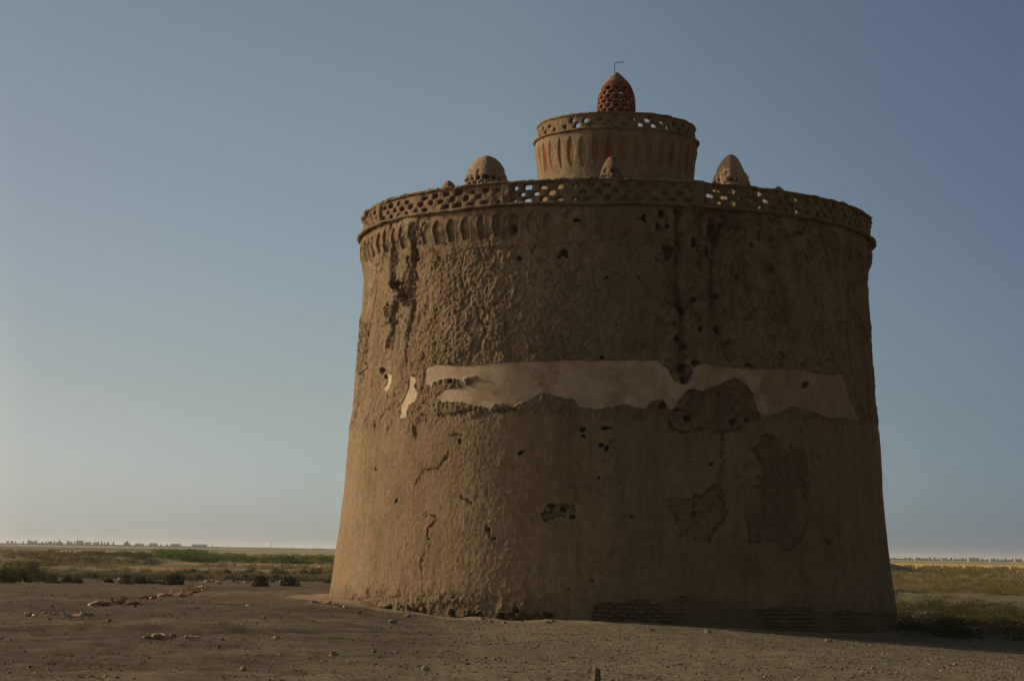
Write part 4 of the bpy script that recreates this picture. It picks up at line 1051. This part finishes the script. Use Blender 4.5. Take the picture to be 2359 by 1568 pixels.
# ------------------------------------------------------------------ stakes
WOOD = plain('weathered_wood', (0.17, 0.135, 0.09), 0.9, 0.35, 12)
def stake(x, y, hpx, wpx, label, lean):
    p = hit(x, y); h = hpx * p[1] / F; w = wpx * p[1] / F / 2; V = []; Fq = []; n = 9; rs_ = random.Random(int(x))
    for i in range(n):
        t = i / (n - 1); ww = w * (1 - 0.15 * t) * (0.55 if i == n - 1 else 1)
        for q in range(6):
            a = q * math.pi / 3 + 0.3; rr = ww * (1 + rs_.uniform(-0.09, 0.09)); V.append((rr * math.cos(a) + lean * t * h, rr * math.sin(a), -0.15 + t * (h + 0.15) + (rs_.uniform(-.3, .3) * w if i == n - 1 else 0)))
    for i in range(n - 1):
        for q in range(6): Fq.append((i * 6 + q, i * 6 + (q + 1) % 6, (i + 1) * 6 + (q + 1) % 6, (i + 1) * 6 + q))
    Fq.append(tuple((n - 1) * 6 + q for q in range(6)))
    me = bpy.data.meshes.new('stake'); me.from_pydata(V, [], Fq); me.materials.append(WOOD)
    o = bpy.data.objects.new('stake', me); COL.objects.link(o); o.location = p; tag(o, label, 'stake')
stake(1371, 1572, 34, 26, 'short weathered stake at the bottom edge in front of the tower', 0.04)
stake(230, 1345, 26, 2.2, 'thin pale stake standing in the scrub far left', 0.0)

# ------------------------------------------------------------------ far settlement: trees, houses, poles
FAR = 2600.0
def cone_tree(seed, wide):
    r_ = np.random.default_rng(seed); V, Fq = leaves(1, 1, 1, 1, 0.1, seed)
    n = 520; t = r_.random(n) ** 0.8; a = r_.random(n) * 6.28; rad = (wide * (1 - t) ** 0.8 + 0.25) * (0.4 + 0.6 * r_.random(n)) if wide < 2 else wide * np.sqrt(np.clip(1 - (t * 2 - 1) ** 2, 0, 1)) * (0.4 + 0.6 * r_.random(n))
    P = np.stack([np.cos(a) * rad, np.sin(a) * rad, 1.0 + t * 6.2], -1)
    u = r_.normal(size=(n, 3)); u /= np.linalg.norm(u, axis=1)[:, None]; v = np.cross(u, r_.normal(size=(n, 3))); v /= np.linalg.norm(v, axis=1)[:, None]
    L = 0.85; return np.stack([P - u * L * 0.5, P + v * L * 0.4, P + u * L * 0.5, P - v * L * 0.4], 1).reshape(-1, 3), np.arange(n * 4).reshape(n, 4)
FAR_LEAF = leaf_mat('far_foliage', (0.030, 0.040, 0.018), (0.060, 0.070, 0.034), 0.3)
T_MESH = [mesh_only('crown', *cone_tree(1400 + k, 1.7 if k < 3 else 3.0), FAR_LEAF) for k in range(5)]
trv = [(0.22 * math.cos(q) * s_, 0.22 * math.sin(q) * s_, z_) for z_, s_ in ((-0.5, 1), (4.0, 0.5)) for q in np.linspace(0, 6.28, 6, endpoint=False)]
TRUNK = mesh_only('trunk', np.array(trv), np.array([(q, (q + 1) % 6, 6 + (q + 1) % 6, 6 + q) for q in range(6)]), TWIG)
def far_at(px):
    d = ray(px, 1262); return d[0] * FAR
def far_tree(px, sc, kind, label, group, dy=0.0):
    y = FAR + dy; d = ray(px, 1262); x = d[0] * y
    root = bpy.data.objects.new('tree', None); COL.objects.link(root); root.location = (x, y, 0); root.scale = (sc,) * 3; root.rotation_euler = (0, 0, px)
    tag(root, label, 'tree', group)
    c = bpy.data.objects.new('crown', T_MESH[kind]); COL.objects.link(c); c.parent = root
    t = bpy.data.objects.new('trunk', TRUNK); COL.objects.link(t); t.parent = root
def TH(i):
    one = ['first', 'second', 'third', 'fourth', 'fifth', 'sixth', 'seventh', 'eighth', 'ninth', 'tenth', 'eleventh', 'twelfth', 'thirteenth', 'fourteenth', 'fifteenth', 'sixteenth', 'seventeenth', 'eighteenth', 'nineteenth']
    n = i + 1
    if n < 20: return one[n - 1] + ' from the left'
    t = n // 10; u = n % 10
    return (['twentieth', 'thirtieth', 'fortieth'][t - 2] if u == 0 else ['twenty', 'thirty', 'forty'][t - 2] + '-' + one[u - 1]) + ' from the left'
L_T = [17, 27, 35, 53, 65, 71, 75, 79, 83, 97, 106, 113, 117, 124, 129, 133, 137, 142, 155, 160, 165, 171, 177, 190, 199, 206, 216, 221, 226, 234, 240, 248, 261, 288, 293, 298, 312, 330, 345, 352, 360, 371, 384]
rs = random.Random(21)
for i, px in enumerate(L_T):
    big = px in (65, 83, 124, 137, 155, 177, 226, 234, 261, 293)
    sc = (0.95 if big else 0.70) * rs.uniform(0.85, 1.1) * (0.7 if px > 300 else 1.0)
    lb = ('tall dark conifer, ' if big else 'small dark tree, ') + '%s among the trees on the left horizon' % TH(i)
    far_tree(px, sc, rs.randrange(3) if big or rs.random() < .5 else 3 + rs.randrange(2), lb, 'trees on the horizon left of the tower', rs.uniform(-60, 60))
R_T = [2085, 2095, 2108, 2118, 2126, 2133, 2141, 2152, 2160, 2168, 2178, 2190, 2200, 2208, 2216, 2226, 2262, 2270, 2276, 2298, 2306, 2315, 2324, 2332, 2341, 2350]
for i, px in enumerate(R_T):
    far_tree(px, rs.uniform(0.38, 0.62), 3 + rs.randrange(2), 'round far tree, %s among the trees on the right horizon' % TH(i), 'trees on the horizon right of the tower', rs.uniform(-60, 60))
WALLW = plain('far_whitewash', (0.32, 0.30, 0.27), 0.9, 0.1); WALLY = plain('far_yellow_wall', (0.28, 0.23, 0.15), 0.9, 0.1); ROOFG = plain('far_tin_roof', (0.40, 0.40, 0.40), 0.6, 0.1); DARKW = plain('far_window', (0.05, 0.05, 0.06), 0.5)
def quadbox(V, Fq, x0, x1, y0, y1, z0, z1):
    b = len(V); V += [(x0, y0, z0), (x1, y0, z0), (x1, y1, z0), (x0, y1, z0), (x0, y0, z1), (x1, y0, z1), (x1, y1, z1), (x0, y1, z1)]
    Fq += [(b, b + 1, b + 5, b + 4), (b + 1, b + 2, b + 6, b + 5), (b + 2, b + 3, b + 7, b + 6), (b + 3, b, b + 4, b + 7), (b + 4, b + 5, b + 6, b + 7), (b + 3, b + 2, b + 1, b)]
def house(px, wpx, h, mat, label, gable=True):
    y = FAR - 90; d = ray(px, 1262); x = d[0] * y; w = wpx * y / F; dp = 9.0
    root = bpy.data.objects.new('house', None); COL.objects.link(root); root.location = (x, y, 0); tag(root, label, 'house', 'houses on the horizon')
    def mk(n, V, Fq, m):
        me = bpy.data.meshes.new(n); me.from_pydata(V, [], Fq); me.materials.append(m); o = bpy.data.objects.new(n, me); COL.objects.link(o); o.parent = root
    V, Fq = [], []; quadbox(V, Fq, -w / 2, w / 2, 0, dp, -0.5, h); mk('wall', V, Fq, mat)
    if gable:
        e = 0.5; V = [(-w / 2 - e, -e, h - 0.1), (w / 2 + e, -e, h - 0.1), (w / 2 + e, dp + e, h - 0.1), (-w / 2 - e, dp + e, h - 0.1), (-w / 2 - e, dp / 2, h + 1.6), (w / 2 + e, dp / 2, h + 1.6)]
        mk('roof', V, [(0, 1, 5, 4), (2, 3, 4, 5), (1, 2, 5), (3, 0, 4), (3, 2, 1, 0)], ROOFG)
    else:
        V, Fq = [], []; quadbox(V, Fq, -w / 2 - 0.3, w / 2 + 0.3, -0.3, dp + 0.3, h + 0.003, h + 0.35); mk('roof', V, Fq, mat)
    nwin = max(2, int(w / 5))
    for i in range(nwin):
        cx_ = -w / 2 + w * (i + 0.5) / nwin; V, Fq = [], []; quadbox(V, Fq, cx_ - 0.6, cx_ + 0.6, -0.03, 0.05, h * 0.35, h * 0.75); mk('window', V, Fq, DARKW)
house(96, 38, 2.2, WALLW, 'long low white shed among the conifers on the far left horizon', False)
house(184, 9, 5.0, WALLY, 'tall yellow house between the conifers on the left horizon')
house(190, 4, 2.6, WALLW, 'tiny white outbuilding right of the yellow house on the left horizon', False)
house(320, 14, 2.6, WALLY, 'small tan house right of the conifers on the left horizon')
house(352, 16, 3.2, WALLW, 'low pale house with a tin roof in the middle of the left horizon')
house(403, 20, 3.0, WALLW, 'bright white barn on the left horizon, left one of two')
house(458, 32, 2.8, WALLW, 'long bright white barn on the left horizon, right one of two')
house(2112, 9, 3.0, WALLW, 'pale house nearest the tower on the right horizon', False)
house(2176, 12, 2.4, WALLY, 'low tan house between trees on the right horizon', False)
house(2243, 24, 3.0, WALLW, 'wide white house with sloping roof on the right horizon')
house(2287, 12, 3.2, WALLW, 'white house behind the trees near the right edge of the horizon', False)
house(2344, 12, 3.0, WALLY, 'tan house at the far right end of the horizon', False)
for px, h, lb in ((229, 9.5, 'tall pole among the conifers on the left horizon'), (497, 5.5, 'short pole right of the white barns on the horizon'), (631, 9.0, 'slender mast on the horizon nearest the tower')):
    x = far_at(px); o = tube('utility_pole', [(0, 0, -0.5), (0, 0, h * 0.5), (0, 0, h)], 0.22, TWIG); o.location = (x, FAR - 30, 0); tag(o, lb, 'pole')
# low dark hedgerow under the far trees
bx = []
for i in range(120):
    px = r2.uniform(0, 780) if i < 85 else r2.uniform(2050, 2370); d_ = ray(px, 1262); y = FAR + r2.uniform(-80, 120); bx.append((d_[0] * y, y, 42, 10, r2.uniform(1.2, 2.4) * (1.0 if px < 400 or px > 2000 else 0.8), 150))
stuff_leaves('hedgerow', bx, FAR_LEAF, 1.6, 'low dark band of hedges along the whole horizon', 'hedge', 1700)

# ------------------------------------------------------------------ air
def haze():
    V, Fq = [], []; quadbox(V, Fq, -15500, 15500, -15500, 15500, -8.0, 24.0)
    m = bpy.data.materials.new('dusty_air'); m.use_nodes = True; nt = m.node_tree; nt.nodes.clear()
    out = nt.nodes.new('ShaderNodeOutputMaterial'); v = nt.nodes.new('ShaderNodeVolumePrincipled')
    v.inputs['Color'].default_value = (0.80, 0.84, 0.90, 1); v.inputs['Density'].default_value = 0.00010; v.inputs['Anisotropy'].default_value = 0.35
    nt.links.new(v.outputs[0], out.inputs['Volume'])
    me = bpy.data.meshes.new('haze'); me.from_pydata(V, [], Fq); me.materials.append(m)
    o = bpy.data.objects.new('haze', me); COL.objects.link(o); tag(o, 'thin dusty haze over the plain', 'haze', kind='stuff')
HAZE = True
if HAZE: haze()
